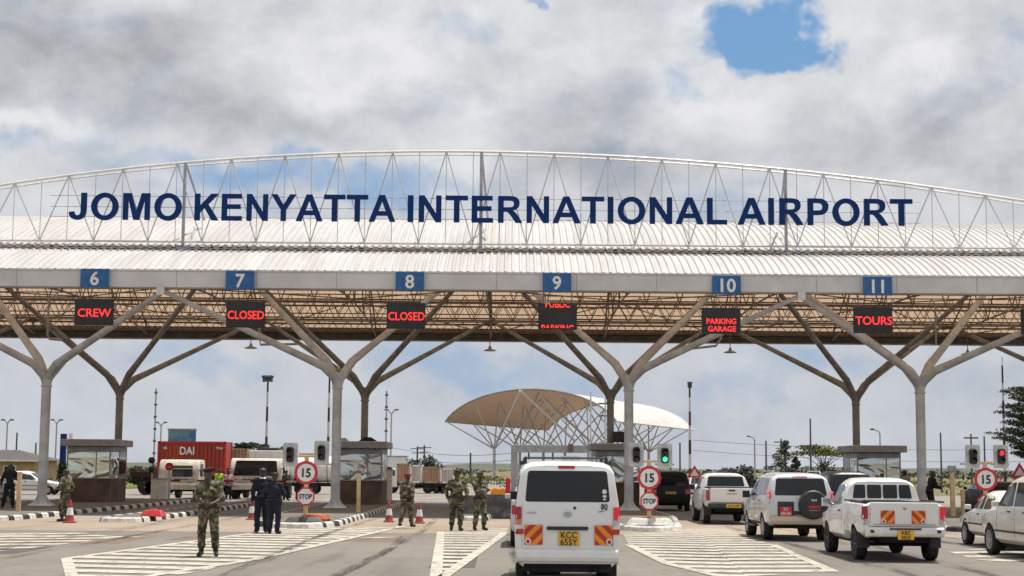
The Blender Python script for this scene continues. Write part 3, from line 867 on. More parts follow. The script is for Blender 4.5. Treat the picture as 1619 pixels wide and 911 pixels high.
for px in (289, 760, 1243):
    x = at_y(px, 386, YT).x; zt = arch_z(x) - zc_bot
    mb = MB(); mb.tube((x, 0, -.35), (x, 0, zt), .07, n=6); mb.tube((x, .05, zt), (x + .25, 3.2, 1.45), .05, n=6); mb.tube((x + .25, .6, .1), (x + .1, 1.8, .9), .04, n=6)
    mb.box((x, 0, -.32), (.4, .4, .08)); mb.build('support_post', M['steel_grey'], s_t)

GL = {
 'J': (556, [(480,716),(335,716),(335,250),(330,170),(300,125),(255,108),(205,125),(180,170),(172,215),(35,200),(45,110),(95,35),(165,0),(255,-12),(350,8),(430,65),(470,150),(480,250)], None),
 'O': (778, 'O', None),
 'M': (833, [(73,0),(73,716),(290,716),(417,228),(545,716),(761,716),(761,0),(628,0),(628,564),(486,0),(347,0),(206,564),(206,0)], None),
 'K': (722, [(73,0),(73,716),(218,716),(218,398),(510,716),(705,716),(435,437),(720,0),(532,0),(335,335),(218,215),(218,0)], None),
 'E': (667, [(73,0),(73,716),(604,716),(604,595),(218,595),(218,436),(577,436),(577,315),(218,315),(218,121),(618,121),(618,0)], None),
 'N': (722, [(73,0),(73,716),(214,716),(507,238),(507,716),(642,716),(642,0),(497,0),(208,467),(208,0)], None),
 'Y': (667, [(261,0),(261,301),(-1,716),(168,716),(336,433),(501,716),(667,716),(404,300),(404,0)], None),
 'A': (722, [(718,0),(561,0),(498,163),(212,163),(153,0),(0,0),(279,716),(432,716)], [(452,284),(256,284),(354,549)]),
 'T': (611, [(234,0),(234,595),(22,595),(22,716),(592,716),(592,595),(379,595),(379,0)], None),
 'I': (278, [(68,0),(68,716),(213,716),(213,0)], None),
 'R': (722, [(73,0),(73,716),(378,716),(480,705),(560,670),(610,600),(620,515),(600,430),(545,370),(450,332),(500,290),(560,215),(692,0),(518,0),(395,190),(330,275),(290,295),(218,299),(218,0)], [(218,413),(218,595),(375,595),(440,585),(470,545),(472,505),(462,450),(425,420),(340,413)]),
 'L': (611, [(77,0),(77,710),(222,710),(222,121),(582,121),(582,0)], None),
 'P': (667, [(73,0),(73,716),(305,716),(450,705),(550,650),(605,560),(607,495),(590,400),(530,320),(440,280),(312,270),(218,270),(218,0)], [(218,392),(218,595),(300,595),(390,590),(440,560),(458,494),(440,430),(390,398),(290,392)]),
}
def glyph_mesh(ch, sx, sz, depth):
    adv, outer, hole = GL[ch]
    if outer == 'O':
        outer = circle_poly(389, 353, 347, 40, 370); hole = circle_poly(389, 353, 197, 40, 245)
    cu = bpy.data.curves.new('g', 'CURVE'); cu.dimensions = '2D'; cu.fill_mode = 'BOTH'; cu.extrude = depth / 2
    for poly in (outer, hole):
        if not poly: continue
        sp = cu.splines.new('POLY'); sp.points.add(len(poly) - 1); sp.use_cyclic_u = True
        for q, (x, y) in zip(sp.points, poly): q.co = (x * sx, y * sz, 0, 1)
    o = bpy.data.objects.new('g', cu); COL.objects.link(o)
    dg = bpy.context.evaluated_depsgraph_get(); dg.update()
    me = bpy.data.meshes.new_from_object(o.evaluated_get(dg))
    COL.objects.unlink(o); bpy.data.objects.remove(o)
    me.transform(Matrix.Rotation(rad(90), 4, 'X'))
    me.materials.clear(); me.materials.append(M['navy'])
    return me
for word, xa, xb in (('JOMO', 111, 288.5), ('KENYATTA', 309, 626), ('INTERNATIONAL', 645, 1148.5), ('AIRPORT', 1165, 1441)):
    Xa = at_y(xa, 332, YT).x; Xb = at_y(xb, 332, YT).x
    tot = sum(GL[c][0] for c in word); first = {'J': 35, 'K': 73, 'I': 68, 'A': 0}[word[0]]; last = {'O': 42, 'A': 4, 'L': 29, 'T': 19}[word[-1]]
    sx = (Xb - Xa) / (tot - first - last); x = Xa - first * sx
    sz = (zl1 - zl0) / 716
    for c in word:
        o = bpy.data.objects.new('letter', glyph_mesh(c, sx, sz, .12)); link(o, s_t); o.location = (x, -.16, zl0)
        x += GL[c][0] * sx

# ------------------------------------------------------------------ lane number boards and message displays
lanes = [('6', 150, 440, 'CREW', 149, 494), ('7', 379.5, 443.5, 'CLOSED', 388.5, 497.5), ('8', 648, 445, 'CLOSED', 642, 499.5),
         ('9', 880.5, 447, 'PUBLIC', 881.5, 501), ('10', 1148.5, 451, 'PARKING|GARAGE', 1140, 507.5), ('11', 1387.5, 452.5, 'TOURS', 1380, 506.5), ('', 1640, 456, 'TAXI', 1645, 509)]
for num, px, py, msg, qx, qy in lanes:
    if num:
        p = at_y(px, py, 62.36)
        b = empty('lane_number_board', p, 0, 'blue board with the white numeral %s on the canopy fascia' % {'6': 'six', '7': 'seven', '8': 'eight', '9': 'nine', '10': 'ten', '11': 'eleven'}[num], 'lane sign', 'numbered boards over the lanes')
        k = 1 / 39.9
        mb = MB(); mb.box((0, 0, 0), (45 * k, .10, 30 * k)); mb.build('board', M['sign_blue'], b, bevel=.008)
        text_obj('numeral', num, .52, (0, -.062, -.01), M['sign_white'], b, .02, .022, 1.0)
    p = at_y(qx, qy, 62.25)
    lab = {'CREW': 'black hanging display lit with red CREW', 'PUBLIC': 'black hanging display with red words scrolled to its edges', 'PARKING|GARAGE': 'black hanging display reading PARKING GARAGE in red',
           'TOURS': 'black hanging display reading TOURS in red', 'TAXI': 'black hanging display cut by the right edge of the photo'}.get(msg)
    if msg == 'CLOSED': lab = 'black hanging display reading CLOSED in red under the blue %s board' % {'7': 'seven', '8': 'eight'}[num]
    d = empty('message_display', p, 0, lab, 'led display', 'message displays over the lanes')
    mb = MB(); mb.box((0, 0, 0), (61 / 39.9, .16, 41 / 39.9)); mb.build('case', M['led_case'], d, bevel=.02)
    for sx in (-.56, .56): MB().tube((sx, 0, .5), (sx, .02, 1.0), .022, n=6).build('hanger', M['truss_dark'], d)
    mb = MB(); mb.box((0, -.083, 0), (1.42, .012, .92)); mb.build('screen', M['led_case'], d)
    ys = -.095
    if msg == 'PUBLIC':
        text_obj('lit_text', 'PUBLIC', .30, (.0, ys, .36), M['led'], d, .008, .014, .72, clip=(0.0, .48))
        text_obj('lit_text', 'PARKING', .30, (.0, ys, -.63), M['led'], d, .008, .014, .72, clip=(.60, 1.0))
    elif '|' in msg:
        a_, b_ = msg.split('|')
        text_obj('lit_text', a_, .21, (0, ys, -.02), M['led'], d, .008, .012, .95)
        text_obj('lit_text', b_, .21, (.02, ys, -.32), M['led'], d, .008, .012, .95)
    elif msg != 'TAXI':
        text_obj('lit_text', msg, .32, (.02, ys, -.02), M['led'], d, .008, .008, {'CREW': 1.02, 'CLOSED': .86, 'TOURS': 1.0}[msg])

# ------------------------------------------------------------------ lamps under the canopy
def hang_lamp(px, py, Y, ztop, label):
    p = at_y(px, py, Y)
    l = empty('pendant_lamp', p, 0, label, 'lamp', 'pendant lamps under the canopy')
    mb = MB(); mb.lathe([(.05, .26), (.09, .12), (.30, .04), (.34, 0), (.29, .0), (.05, .10)], 18); mb.build('shade', M['steel_brown'], l, smooth=50)
    mb = MB(); mb.tube((0, 0, .2), (0, 0, ztop - p.z), .022, n=6); mb.build('rod', M['truss_dark'], l)
hang_lamp(396.5, 551, 80.5, 9.7, 'pendant lamp hanging left, under the lane 7 display')
hang_lamp(774.5, 555, 80.5, 9.7, 'pendant lamp in the middle of the canopy between lanes 8 and 9')
hang_lamp(1154.5, 558, 80.5, 9.7, 'pendant lamp below the PARKING GARAGE display')
hang_lamp(1530, 561, 80.5, 9.7, 'pendant lamp at the right between two column branches')
hang_lamp(300, 504, 70.0, 9.7, 'pendant lamp against the ceiling right of the CREW display')
hang_lamp(1232, 512, 70.0, 9.7, 'pendant lamp against the ceiling between lanes 10 and 11')
# camera and pipe brackets
for a, b, c, lab in (((410, 532), (412, 545), (470, 544), 'bent pipe bracket beside the lane 7 display'), ((1140, 535), (1132, 547), (1060, 555), 'bent pipe bracket below the lane 10 display'), ((1480, 545), (1450, 545), (1438, 552), 'short pipe bracket on the right column branches'), ((75, 530), (78, 536), (98, 538), 'short pipe bracket behind the left column branches')):
    pa, pb, pc = (at_y(q[0], q[1], 73.5) for q in (a, b, c))
    o = MB(); o.path([Vector((pa.x, 73.5, 9.7)) - pb, pa - pb, Vector((0, 0, 0)), pc - pb], .055, 6)
    bo = o.build('pipe_bracket', M['steel_grey']); bo.location = pb; tag(bo, lab, 'bracket', 'pipe brackets under the canopy')
# ------------------------------------------------------------------ people: smooth bodies grown from tapered limbs
def surface_nets(D, org, h):
    """iso-surface of a sampled distance field D at 0"""
    ins = D < 0
    nx, ny, nz = D.shape
    cs = np.zeros((nx - 1, ny - 1, nz - 1), np.int32)
    for a in (0, 1):
        for b in (0, 1):
            for c in (0, 1): cs += ins[a:nx - 1 + a, b:ny - 1 + b, c:nz - 1 + c]
    act = (cs > 0) & (cs < 8)
    idx = -np.ones(act.shape, np.int64); ijk = np.argwhere(act); idx[act] = np.arange(len(ijk))
    acc = np.zeros((len(ijk), 3)); cnt = np.zeros(len(ijk))
    corners = [(a, b, c) for a in (0, 1) for b in (0, 1) for c in (0, 1)]
    for p in corners:
        for ax in range(3):
            if p[ax]: continue
            q = list(p); q[ax] = 1
            dp = D[ijk[:, 0] + p[0], ijk[:, 1] + p[1], ijk[:, 2] + p[2]]; dq = D[ijk[:, 0] + q[0], ijk[:, 1] + q[1], ijk[:, 2] + q[2]]
            cr_ = (dp < 0) != (dq < 0)
            t = np.where(cr_, dp / np.where(cr_, dp - dq, 1), 0)
            pos = np.array(p, float)[None, :].repeat(len(ijk), 0); pos[:, ax] = t
            acc[cr_] += pos[cr_]; cnt[cr_] += 1
    V = (ijk + acc / np.maximum(cnt, 1)[:, None]) * h + np.array(org)
    F = []
    for ax in range(3):
        u, v = [(1, 2), (2, 0), (0, 1)][ax]
        sl = [slice(1, -1)] * 3; sl[ax] = slice(0, -1)
        s2 = [slice(1, -1)] * 3; s2[ax] = slice(1, None)
        A = ins[tuple(sl)]; B = ins[tuple(s2)]
        for flip, mk in ((0, A & ~B), (1, ~A & B)):
            e = np.argwhere(mk)
            if not len(e): continue
            o = e.copy(); o[:, u] += 1; o[:, v] += 1; o[:, ax] += 0
            def cell(du, dv):
                c = o.copy(); c[:, u] -= du; c[:, v] -= dv
                c = np.minimum(c, np.array(idx.shape) - 1)
                return idx[c[:, 0], c[:, 1], c[:, 2]]
            q = np.stack([cell(1, 1), cell(0, 1), cell(0, 0), cell(1, 0)], 1)
            if flip: q = q[:, ::-1]
            F.append(q[(q >= 0).all(1)])
    return V, np.concatenate(F) if F else np.zeros((0, 4), int)

def sdf_part(prims, h=.016, k=.03, wrinkle=0.0):
    """prims: (p0, p1, r0, r1[, squash_y]) rounded cones blended smoothly"""
    P_ = [(np.array(a, float), np.array(b, float), r0, r1) for (a, b, r0, r1) in prims]
    lo = np.min([np.minimum(a - r0, b - r1) for a, b, r0, r1 in P_], 0) - 3 * h
    hi = np.max([np.maximum(a + r0, b + r1) for a, b, r0, r1 in P_], 0) + 3 * h
    n = np.ceil((hi - lo) / h).astype(int) + 1
    ax = [lo[i] + h * np.arange(n[i]) for i in range(3)]
    D = np.full(n, 1.0)
    for a, b, r0, r1 in P_:
        m_ = max(r0, r1) + k + 2 * h
        l = np.minimum(a, b) - m_; u = np.maximum(a, b) + m_
        sl = tuple(slice(max(0, int((l[i] - lo[i]) / h)), min(n[i], int((u[i] - lo[i]) / h) + 2)) for i in range(3))
        X, Y, Z = np.meshgrid(ax[0][sl[0]], ax[1][sl[1]], ax[2][sl[2]], indexing='ij')
        d = b - a; L2 = max(float(d @ d), 1e-9)
        t = np.clip(((X - a[0]) * d[0] + (Y - a[1]) * d[1] + (Z - a[2]) * d[2]) / L2, 0, 1)
        q = np.sqrt((X - a[0] - t * d[0]) ** 2 + (Y - a[1] - t * d[1]) ** 2 + (Z - a[2] - t * d[2]) ** 2) - (r0 + (r1 - r0) * t)
        if wrinkle:
            q = q + wrinkle * (np.sin(X * 31 + Z * 53 + Y * 17) * .5 + np.sin(Z * 37 - X * 23 + 1.3) * .5)
        o = D[sl]; hh = np.clip(.5 + .5 * (o - q) / k, 0, 1)
        D[sl] = o * (1 - hh) + q * hh - k * hh * (1 - hh)
    return surface_nets(D, lo, h)

def sdf_obj(name, groups, material, parent, mats=None):
    """groups: list of (prims, h, k, wrinkle) joined into one mesh"""
    vs, fs = [], []; n = 0
    for g in groups:
        V, F = sdf_part(*g); vs.append(V); fs.append(F + n); n += len(V)
    V = np.concatenate(vs); F = np.concatenate(fs)
    me = bpy.data.meshes.new(name); me.from_pydata(V.tolist(), [], F.tolist()); me.materials.append(material)
    me.polygons.foreach_set('use_smooth', [True] * len(me.polygons)); me.update()
    bm = bmesh.new(); bm.from_mesh(me); bmesh.ops.recalc_face_normals(bm, faces=bm.faces); bm.to_mesh(me); bm.free()
    o = bpy.data.objects.new(name, me); link(o, parent)
    return o

def ik(a, c, l1, l2, pole):
    a, c, pole = Vector(a), Vector(c), Vector(pole); d = c - a; L = min(d.length, (l1 + l2) * .999); dn = d.normalized()
    x = (l1 * l1 - l2 * l2 + L * L) / (2 * L); y = math.sqrt(max(l1 * l1 - x * x, 0))
    pv = (pole - dn * pole.dot(dn)).normalized()
    return a + dn * x + pv * y, a + dn * L

def person(loc, rz, label, top='camo', bottom=None, H=1.8, wrists=None, feet=None, lean=(0, 0), head=(0, 0), hat=None, sleeves='long', boots=True, poles=None,
           fine=.017, girth=1.0, group=None, collar=None, belt=True, twist=0.0, belly=0.0):
    """the figure faces local -Y. wrists/feet are local points for a body 1.8 m tall (left = +X)"""
    bottom = bottom or top
    S = H / 1.80
    t = empty('person', loc, rz, label, 'person', group)
    t.scale = (S, S, S)
    g = girth
    pel = Vector((0, 0, .96)); lx, ly = lean
    chest = Vector((lx * .7, ly * .7, 1.30)); sh = Vector((lx, ly, 1.46)); neck = Vector((lx, ly - .005, 1.52))
    hd = Vector((lx + head[0], ly - .02 + head[1], 1.665))
    ct, st_ = math.cos(twist), math.sin(twist)
    SH = {s: sh + Vector((s * .185 * ct, s * .185 * st_, -.015)) for s in (-1, 1)}
    HIP = {s: Vector((s * .095, 0, .93)) for s in (-1, 1)}
    wrists = wrists or {}; feet = feet or {}; poles = poles or {}
    EL, WR, KN, AN = {}, {}, {}, {}
    for s in (-1, 1):
        w = wrists.get(s, (s * .30, -.06, .86))
        EL[s], WR[s] = ik(SH[s], w, .30, .265, poles.get(s, (s * .6, .8, -.2)))
        f = feet.get(s, (s * .12, 0, .09))
        KN[s], AN[s] = ik(HIP[s], f, .435, .425, (s * .12, -1, 0))
    # body (skin): one continuous surface
    B = [((-.07, 0, .95), (.07, 0, .95), .115, .115), (pel, chest, .12, .13), ((chest.x - .07, chest.y, 1.32), (chest.x + .07, chest.y, 1.32), .115, .115),
         (SH[-1], SH[1], .07, .07), (neck - Vector((0, 0, .06)), hd - Vector((0, -.01, .05)), .062, .055)]
    B += [(hd + Vector((0, .015, .045)), hd + Vector((0, .02, .03)), .092, .092), (hd + Vector((0, -.025, -.02)), hd + Vector((0, -.035, -.075)), .066, .045),
          (hd + Vector((0, -.085, .02)), hd + Vector((0, -.108, -.022)), .010, .017), (hd + Vector((-.022, -.083, -.062)), hd + Vector((.022, -.083, -.062)), .012, .012),
          (hd + Vector((-.035, -.080, .040)), hd + Vector((.035, -.080, .040)), .014, .014)]
    for s in (-1, 1):
        B += [(hd + Vector((s * .090, .02, .02)), hd + Vector((s * .092, .015, -.025)), .014, .010)]
        B += [(SH[s], EL[s], .056, .044), (EL[s], WR[s], .044, .029), (HIP[s], KN[s], .085, .058), (KN[s], AN[s], .058, .040), (AN[s], AN[s] + Vector((s * .02, -.14, -.045)), .04, .035)]
    Hn = []
    for s in (-1, 1):
        d = (WR[s] - EL[s]).normalized(); cen = Vector((lx, ly - .05, WR[s].z))
        side = (cen - WR[s]); side = (side - d * side.dot(d)).normalized() if side.length > .05 else Vector((-s, 0, 0))
        fwd_ = d.cross(side).normalized()
        if fwd_.y > 0: fwd_ = -fwd_
        palm = WR[s] + d * .085
        L = [(WR[s] - d * .03, WR[s] + d * .02, .030, .027), (WR[s] + d * .03 - fwd_ * .018, palm - fwd_ * .022, .018, .016), (WR[s] + d * .03 + fwd_ * .018, palm + fwd_ * .022, .018, .016), (WR[s] + d * .03, palm, .021, .018)]
        for j, (o_, ln) in enumerate(((.030, .066), (.011, .076), (-.009, .070), (-.028, .054))):
            p0 = palm + fwd_ * o_; p1 = p0 + (d * .9 + side * .3).normalized() * ln * .5; p2 = p1 + (d * .5 + side * .85).normalized() * ln * .5
            L += [(p0, p1, .0105, .0095), (p1, p2, .0095, .0080)]
        tb = WR[s] + d * .035 + fwd_ * .028; tm = tb + (d * .6 + fwd_ * .7).normalized() * .035; te = tm + (d * .8 + side * .5).normalized() * .032
        L += [(tb, tm, .014, .012), (tm, te, .012, .010)]
        Hn.append((L, .0085, .008, 0))
    sdf_obj('body', [(B, fine, .028, 0)] + Hn, M['skin'], t)
    # shirt or jacket
    w_ = .145 * g
    sx = .085 * g
    T = [((-sx, 0, .93), (sx, 0, .93), w_ * .93, w_ * .93), ((0, -belly, 1.08), (chest.x, chest.y - belly * .5, 1.22), w_ * 1.02, w_ * .98), ((chest.x - sx, chest.y, 1.31), (chest.x + sx, chest.y, 1.31), w_ * .93, w_ * .93),
         (SH[-1], SH[1], .088, .088), (sh, neck, .085, .078)]
    for s in (-1, 1):
        T += [(SH[s], EL[s], .083, .066)]
        if sleeves == 'long': T += [(EL[s], WR[s].lerp(EL[s], .08), .066, .047)]
        else: T += [(EL[s], EL[s].lerp(WR[s], .12), .062, .060)]
    if top == 'camo' or top == 'camo_dark':                       # breast pockets and hem
        for s in (-1, 1): T += [((chest.x + s * .085, chest.y - w_ * .86, 1.36), (chest.x + s * .085, chest.y - w_ * .86, 1.28), .032, .034)]
    sdf_obj('jacket' if sleeves == 'long' else 'shirt', [(T, fine, .035, .005)], M[top], t)
    # trousers
    Q = [((-.08 * g, 0, .95), (.08 * g, 0, .95), .128 * g, .128 * g)]
    for s in (-1, 1):
        Q += [(HIP[s], KN[s], .112 * g, .088), (KN[s], AN[s].lerp(KN[s], .30), .088, .078)]
        Q += [(AN[s].lerp(KN[s], .30), AN[s].lerp(KN[s], .22), .082, .058)] if boots else [(AN[s].lerp(KN[s], .30), AN[s] + Vector((0, 0, .0)), .078, .070)]
    sdf_obj('trousers', [(Q, fine, .022, .006)], M[bottom], t)
    for s in (-1, 1):
        an = AN[s]; toe = Vector((s * .035, -.17, 0))
        b_ = [(an + Vector((0, .03, -.035)), an + toe + Vector((0, 0, -.048)), .048, .040), (an + toe * .6 + Vector((0, 0, -.045)), an + toe + Vector((0, -.01, -.05)), .045, .036)]
        b_ += [(an, an.lerp(KN[s], .36 if boots else .05), .052, .058)]
        o = sdf_obj('boot' if boots else 'shoe', [(b_, .013, .02, 0)], M['boot'], t)
    if belt:
        mb = MB(); rr = w_ * 1.06
        mb.lathe([(rr, 0), (rr + .012, .006), (rr + .012, .042), (rr, .048)], 20); 
        mb.v = [(x * 1.38, y * 1.03, z + .985) for x, y, z in mb.v]
        mb.build('belt', M['boot'], t)
    if collar:
        mb = MB(); mb.lathe([(.085, 0), (.10, .012), (.075, .05), (.066, .05)], 16); mb.v = [(x * 1.1 + neck.x, y + neck.y, z + 1.50) for x, y, z in mb.v]
        mb.build('collar', M[collar], t, smooth=60)
    if hat:
        kind, hm = hat; hc = hd + Vector((0, .012, .085))
        mb = MB()
        if kind == 'beret':
            mb.lathe([(.099, -.02), (.102, 0), (.125, .03), (.122, .055), (.06, .075), (.01, .078)], 20)
            mb.v = [(x * 1.02 + hc.x + max(0, z) * .25, y * 1.1 + hc.y, z + hc.z + x * .12) for x, y, z in mb.v]
        elif kind == 'cap':                                   # peaked cap with a soft crown
            mb.lathe([(.099, -.02), (.101, .02), (.118, .045), (.110, .062), (.01, .072)], 20)
            mb.v = [(x + hc.x, y * 1.08 + hc.y, z + hc.z) for x, y, z in mb.v]
            n_ = 9; base = len(mb.v)
            for k2 in range(n_):
                a = math.pi + math.pi * k2 / (n_ - 1)
                for rr_, zz_ in ((.094, -.012), (.165, -.035), (.165, -.042), (.094, -.020)): mb.v.append((hc.x + math.cos(a) * rr_ * .85, hc.y + math.sin(a) * rr_ * 1.05, hc.z + zz_))
            for k2 in range(n_ - 1):
                for q in range(4): mb.f.append((base + k2 * 4 + q, base + k2 * 4 + (q + 1) % 4, base + k2 * 4 + 4 + (q + 1) % 4, base + k2 * 4 + 4 + q)); mb.mi.append(0)
        elif kind == 'hair':
            mb.lathe([(.094, -.045), (.101, -.01), (.100, .025), (.075, .058), (.03, .072), (.005, .075)], 18)
            mb.v = [(x + hc.x, y * 1.05 + hc.y + .015 * (z < 0), z + hc.z - .012) for x, y, z in mb.v]
        elif kind == 'wrap':
            mb.lathe([(.097, -.06), (.112, -.02), (.120, .02), (.10, .06), (.05, .085), (.005, .09)], 18)
            mb.v = [(x + hc.x, y * 1.1 + hc.y, z + hc.z) for x, y, z in mb.v]
        mb.build({'beret': 'beret', 'cap': 'cap', 'hair': 'hair', 'wrap': 'headscarf'}[kind], M[hm], t, smooth=60)
    return t
def face(deg): return rad(deg)            # 0 = towards the camera, 180 = away
def at_foot(px, py, z=0.0): return on_z(px, py, z)

p = at_foot(328, 880)
sol = person((p.x, p.y, .01), face(4), 'near soldier in camouflage and dark beret, hands joined, alone on the hatching', 'camo', H=1.83, sleeves='short',
       wrists={-1: (-.075, -.26, 1.10), 1: (.085, -.245, 1.08)}, poles={-1: (-1, .35, -.5), 1: (1, .35, -.5)}, feet={-1: (-.13, 0, .09), 1: (.17, -.02, .09)}, hat=('beret', 'maroon'), fine=.0135, head=(-.03, 0), girth=1.04)
# small baton and pouch of the near soldier
mb = MB(); mb.box((-.16, .0, .99), (.09, .13, .15)); mb.build('pouch', M['camo_dark'], sol, bevel=.015)
mb = MB(); mb.lathe([(.03, 0), (.035, .05), (.0, .06)], 10, c=(.06, -.20, 1.20)); mb.build('badge', M['camo_dark'], sol)
p = at_foot(413, 843)
o = person((p.x, p.y, .01), face(196), 'dark blue uniformed officer with pale collar, seen from behind, left of his partner', 'navy_cloth', H=1.84, boots=False, hat=('hair', 'black'), collar='sign_white', wrists={-1: (-.22, -.22, 1.05), 1: (.26, -.05, .9)}, girth=.98, belly=.02)
p = at_foot(433, 844)
person((p.x, p.y - .15, .01), face(168), 'stouter dark blue officer in a peaked cap, elbows bent, right of his partner', 'navy_cloth', H=1.70, boots=False, hat=('cap', 'black'), wrists={-1: (-.16, -.30, 1.18), 1: (.20, -.28, 1.16)}, girth=1.18, head=(0, -.03), belly=.03)
p = at_foot(642, 836)
person((p.x, p.y, .01), face(160), 'soldier with a red beret walking away past the traffic cones', 'camo', H=1.70, hat=('beret', 'redcloth'), feet={-1: (-.07, -.30, .11), 1: (.07, .36, .17)}, wrists={-1: (-.33, .24, .94), 1: (.32, -.30, .94)}, lean=(0, -.05))
p = at_foot(721, 840)
person((p.x, p.y, .01), face(172), 'broad soldier in camouflage jacket and green trousers, back to us, left of the pair', 'camo', bottom='camo_dark', H=1.82, hat=('cap', 'camo_dark'), wrists={-1: (-.30, -.12, .98), 1: (.29, -.14, .98)}, girth=1.2, feet={-1: (-.12, 0, .09), 1: (.15, -.05, .09)})
p = at_foot(758, 839)
person((p.x, p.y, .01), face(24), 'camouflaged soldier with folded arms, right one of the pair by the hatched triangle', 'camo', H=1.76, hat=('cap', 'camo_dark'), wrists={-1: (.13, -.21, 1.24), 1: (-.13, -.23, 1.20)}, poles={-1: (-1, -.1, -.6), 1: (1, -.1, -.6)}, feet={-1: (-.17, 0, .09), 1: (.12, -.05, .09)})
p = at_foot(102, 825)
person((p.x, p.y, .01), face(245), 'soldier in khaki camouflage seen from the side, beside the lone left traffic cone', 'camo', H=1.74, hat=('hair', 'black'), wrists={-1: (-.24, -.08, .95), 1: (.2, -.24, 1.15)})
p = at_y(14, 800, 64.5)
person((p.x, 64.5, .16), face(15), 'man in black clothes standing by the cream post at the left edge', 'black_cloth', H=1.75, boots=False, hat=('hair', 'black'), wrists={-1: (-.34, -.06, .95), 1: (.20, -.20, 1.2)}, feet={-1: (-.25, 0, .09), 1: (.15, 0, .09)})
p = at_y(1470, 790, 66)
person((p.x, 66, .16), face(100), 'man in black leaning towards a car window beside the front column on the right', 'black_cloth', H=1.78, boots=False, hat=('hair', 'black'), lean=(0, -.12), head=(0, -.05), wrists={-1: (-.12, -.45, 1.15), 1: (.12, -.42, 1.1)})
p = at_y(1185, 790, 60)
person((at_y(1185, 780, 60).x, 60, .0), face(190), 'dark figure half hidden behind the double cab pickup', 'black_cloth', H=1.86, boots=False, hat=('hair', 'black'))
p = at_y(1431, 780, 72)
person((p.x, 72, .16), face(200), 'guard in khaki shirt half hidden behind the near pickup cab', 'khaki', bottom='black_cloth', H=1.78, boots=False, hat=('wrap', 'black'))
p = at_y(1395, 780, 72.5)
person((p.x, 72.5, .16), face(20), 'dark clad attendant in front of the right-hand booth window', 'black_cloth', H=1.66, boots=False, hat=('hair', 'black'))
for px, Y, top, lab, HH in ((361, 92, 'pink', 'woman in a pink top standing among the trucks', 1.66), (346, 94, 'hivis', 'man in a lime green vest by the cream truck', 1.72), (375, 95, 'khaki', 'man in a khaki top left of the beige bus', 1.68), (452, 91, 'camo_dark', 'dark figure behind the officers near the tanker', 1.7), (472, 92, 'black_cloth', 'dark figure between the officers and the left speed sign', 1.7)):
    p = at_y(px, 775, Y)
    person((p.x, Y, .012), face(30), lab, top, bottom='navy_cloth', H=HH, boots=False, hat=('hair', 'black'), fine=.03, group='people far off between the trucks')
# ------------------------------------------------------------------ vehicles (local: +Y forward, origin at the rear bumper on the ground)
def ring_pts(st):
    y, zb, zbelt, zt, wb, wm, wt, sh = st
    zm = zb + (zbelt - zb) * .55
    cap = zt - zbelt
    return [(wb * .86, y, zb), (wb, y, zb + .10), (wm, y, zm), (wm * .985, y + sh * .05, zbelt), (wt + (wm - wt) * .18, y + sh * .82, zbelt + cap * .80), (wt - .03, y + sh * .95, zt - min(.05, cap * .2)), (wt - .14, y + sh, zt), (wt * .45, y + sh, zt + .018)]
def car_shell(stations, material, parent, arches=(), bevel=.028, name='body', arch_depth=.34):
    mb = MB(); n = 8
    for st in stations:
        h = ring_pts(st); mb.v += h + [(-x, y, z) for x, y, z in h]
    N2 = 16
    def idx(i, k, side): return i * N2 + k + (n if side else 0)
    for i in range(len(stations) - 1):
        for k in range(n - 1):
            for s in (0, 1):
                mb.f.append((idx(i, k, s), idx(i + 1, k, s), idx(i + 1, k + 1, s), idx(i, k + 1, s))); mb.mi.append(0)
        mb.f.append((idx(i, n - 1, 0), idx(i + 1, n - 1, 0), idx(i + 1, n - 1, 1), idx(i, n - 1, 1))); mb.mi.append(0)
        mb.f.append((idx(i, 0, 0), idx(i + 1, 0, 0), idx(i + 1, 0, 1), idx(i, 0, 1))); mb.mi.append(1)
    for i in (0, len(stations) - 1):
        for k in range(n - 1): mb.f.append((idx(i, k, 0), idx(i, k + 1, 0), idx(i, k + 1, 1), idx(i, k, 1))); mb.mi.append(0)
    o = mb.build(name, [material, M['under']], parent, smooth=38)
    b = o.modifiers.new('b', 'BEVEL'); b.width = bevel; b.segments = 3; b.limit_method = 'ANGLE'; b.angle_limit = rad(28)
    cutters = []
    for (ay, r) in arches:
        for s in (-1, 1):
            w = max(st[5] for st in stations); cm_ = MB()
            cm_.lathe([(r, s * (w + .12)), (r, s * (w - arch_depth))], 28, c=(0, ay, .33), axis='x')
            c = cm_.build('cut', M['under']); cutters.append(c)
            bo = o.modifiers.new('c', 'BOOLEAN'); bo.operation = 'DIFFERENCE'; bo.object = c; bo.solver = 'EXACT'; bo.material_mode = 'TRANSFER'
    pm = o.parent; o.parent = None
    bake(o); o.parent = pm
    for c in cutters: bpy.data.objects.remove(c)
    o.data.polygons.foreach_set('use_smooth', [True] * len(o.data.polygons)); o.data.set_sharp_from_angle(angle=rad(34))
    o['_bvh'] = 0
    return o
def bvh_of(o):
    me = o.data
    return BVHTree.FromPolygons([v.co.copy() for v in me.vertices], [tuple(p.vertices) for p in me.polygons])
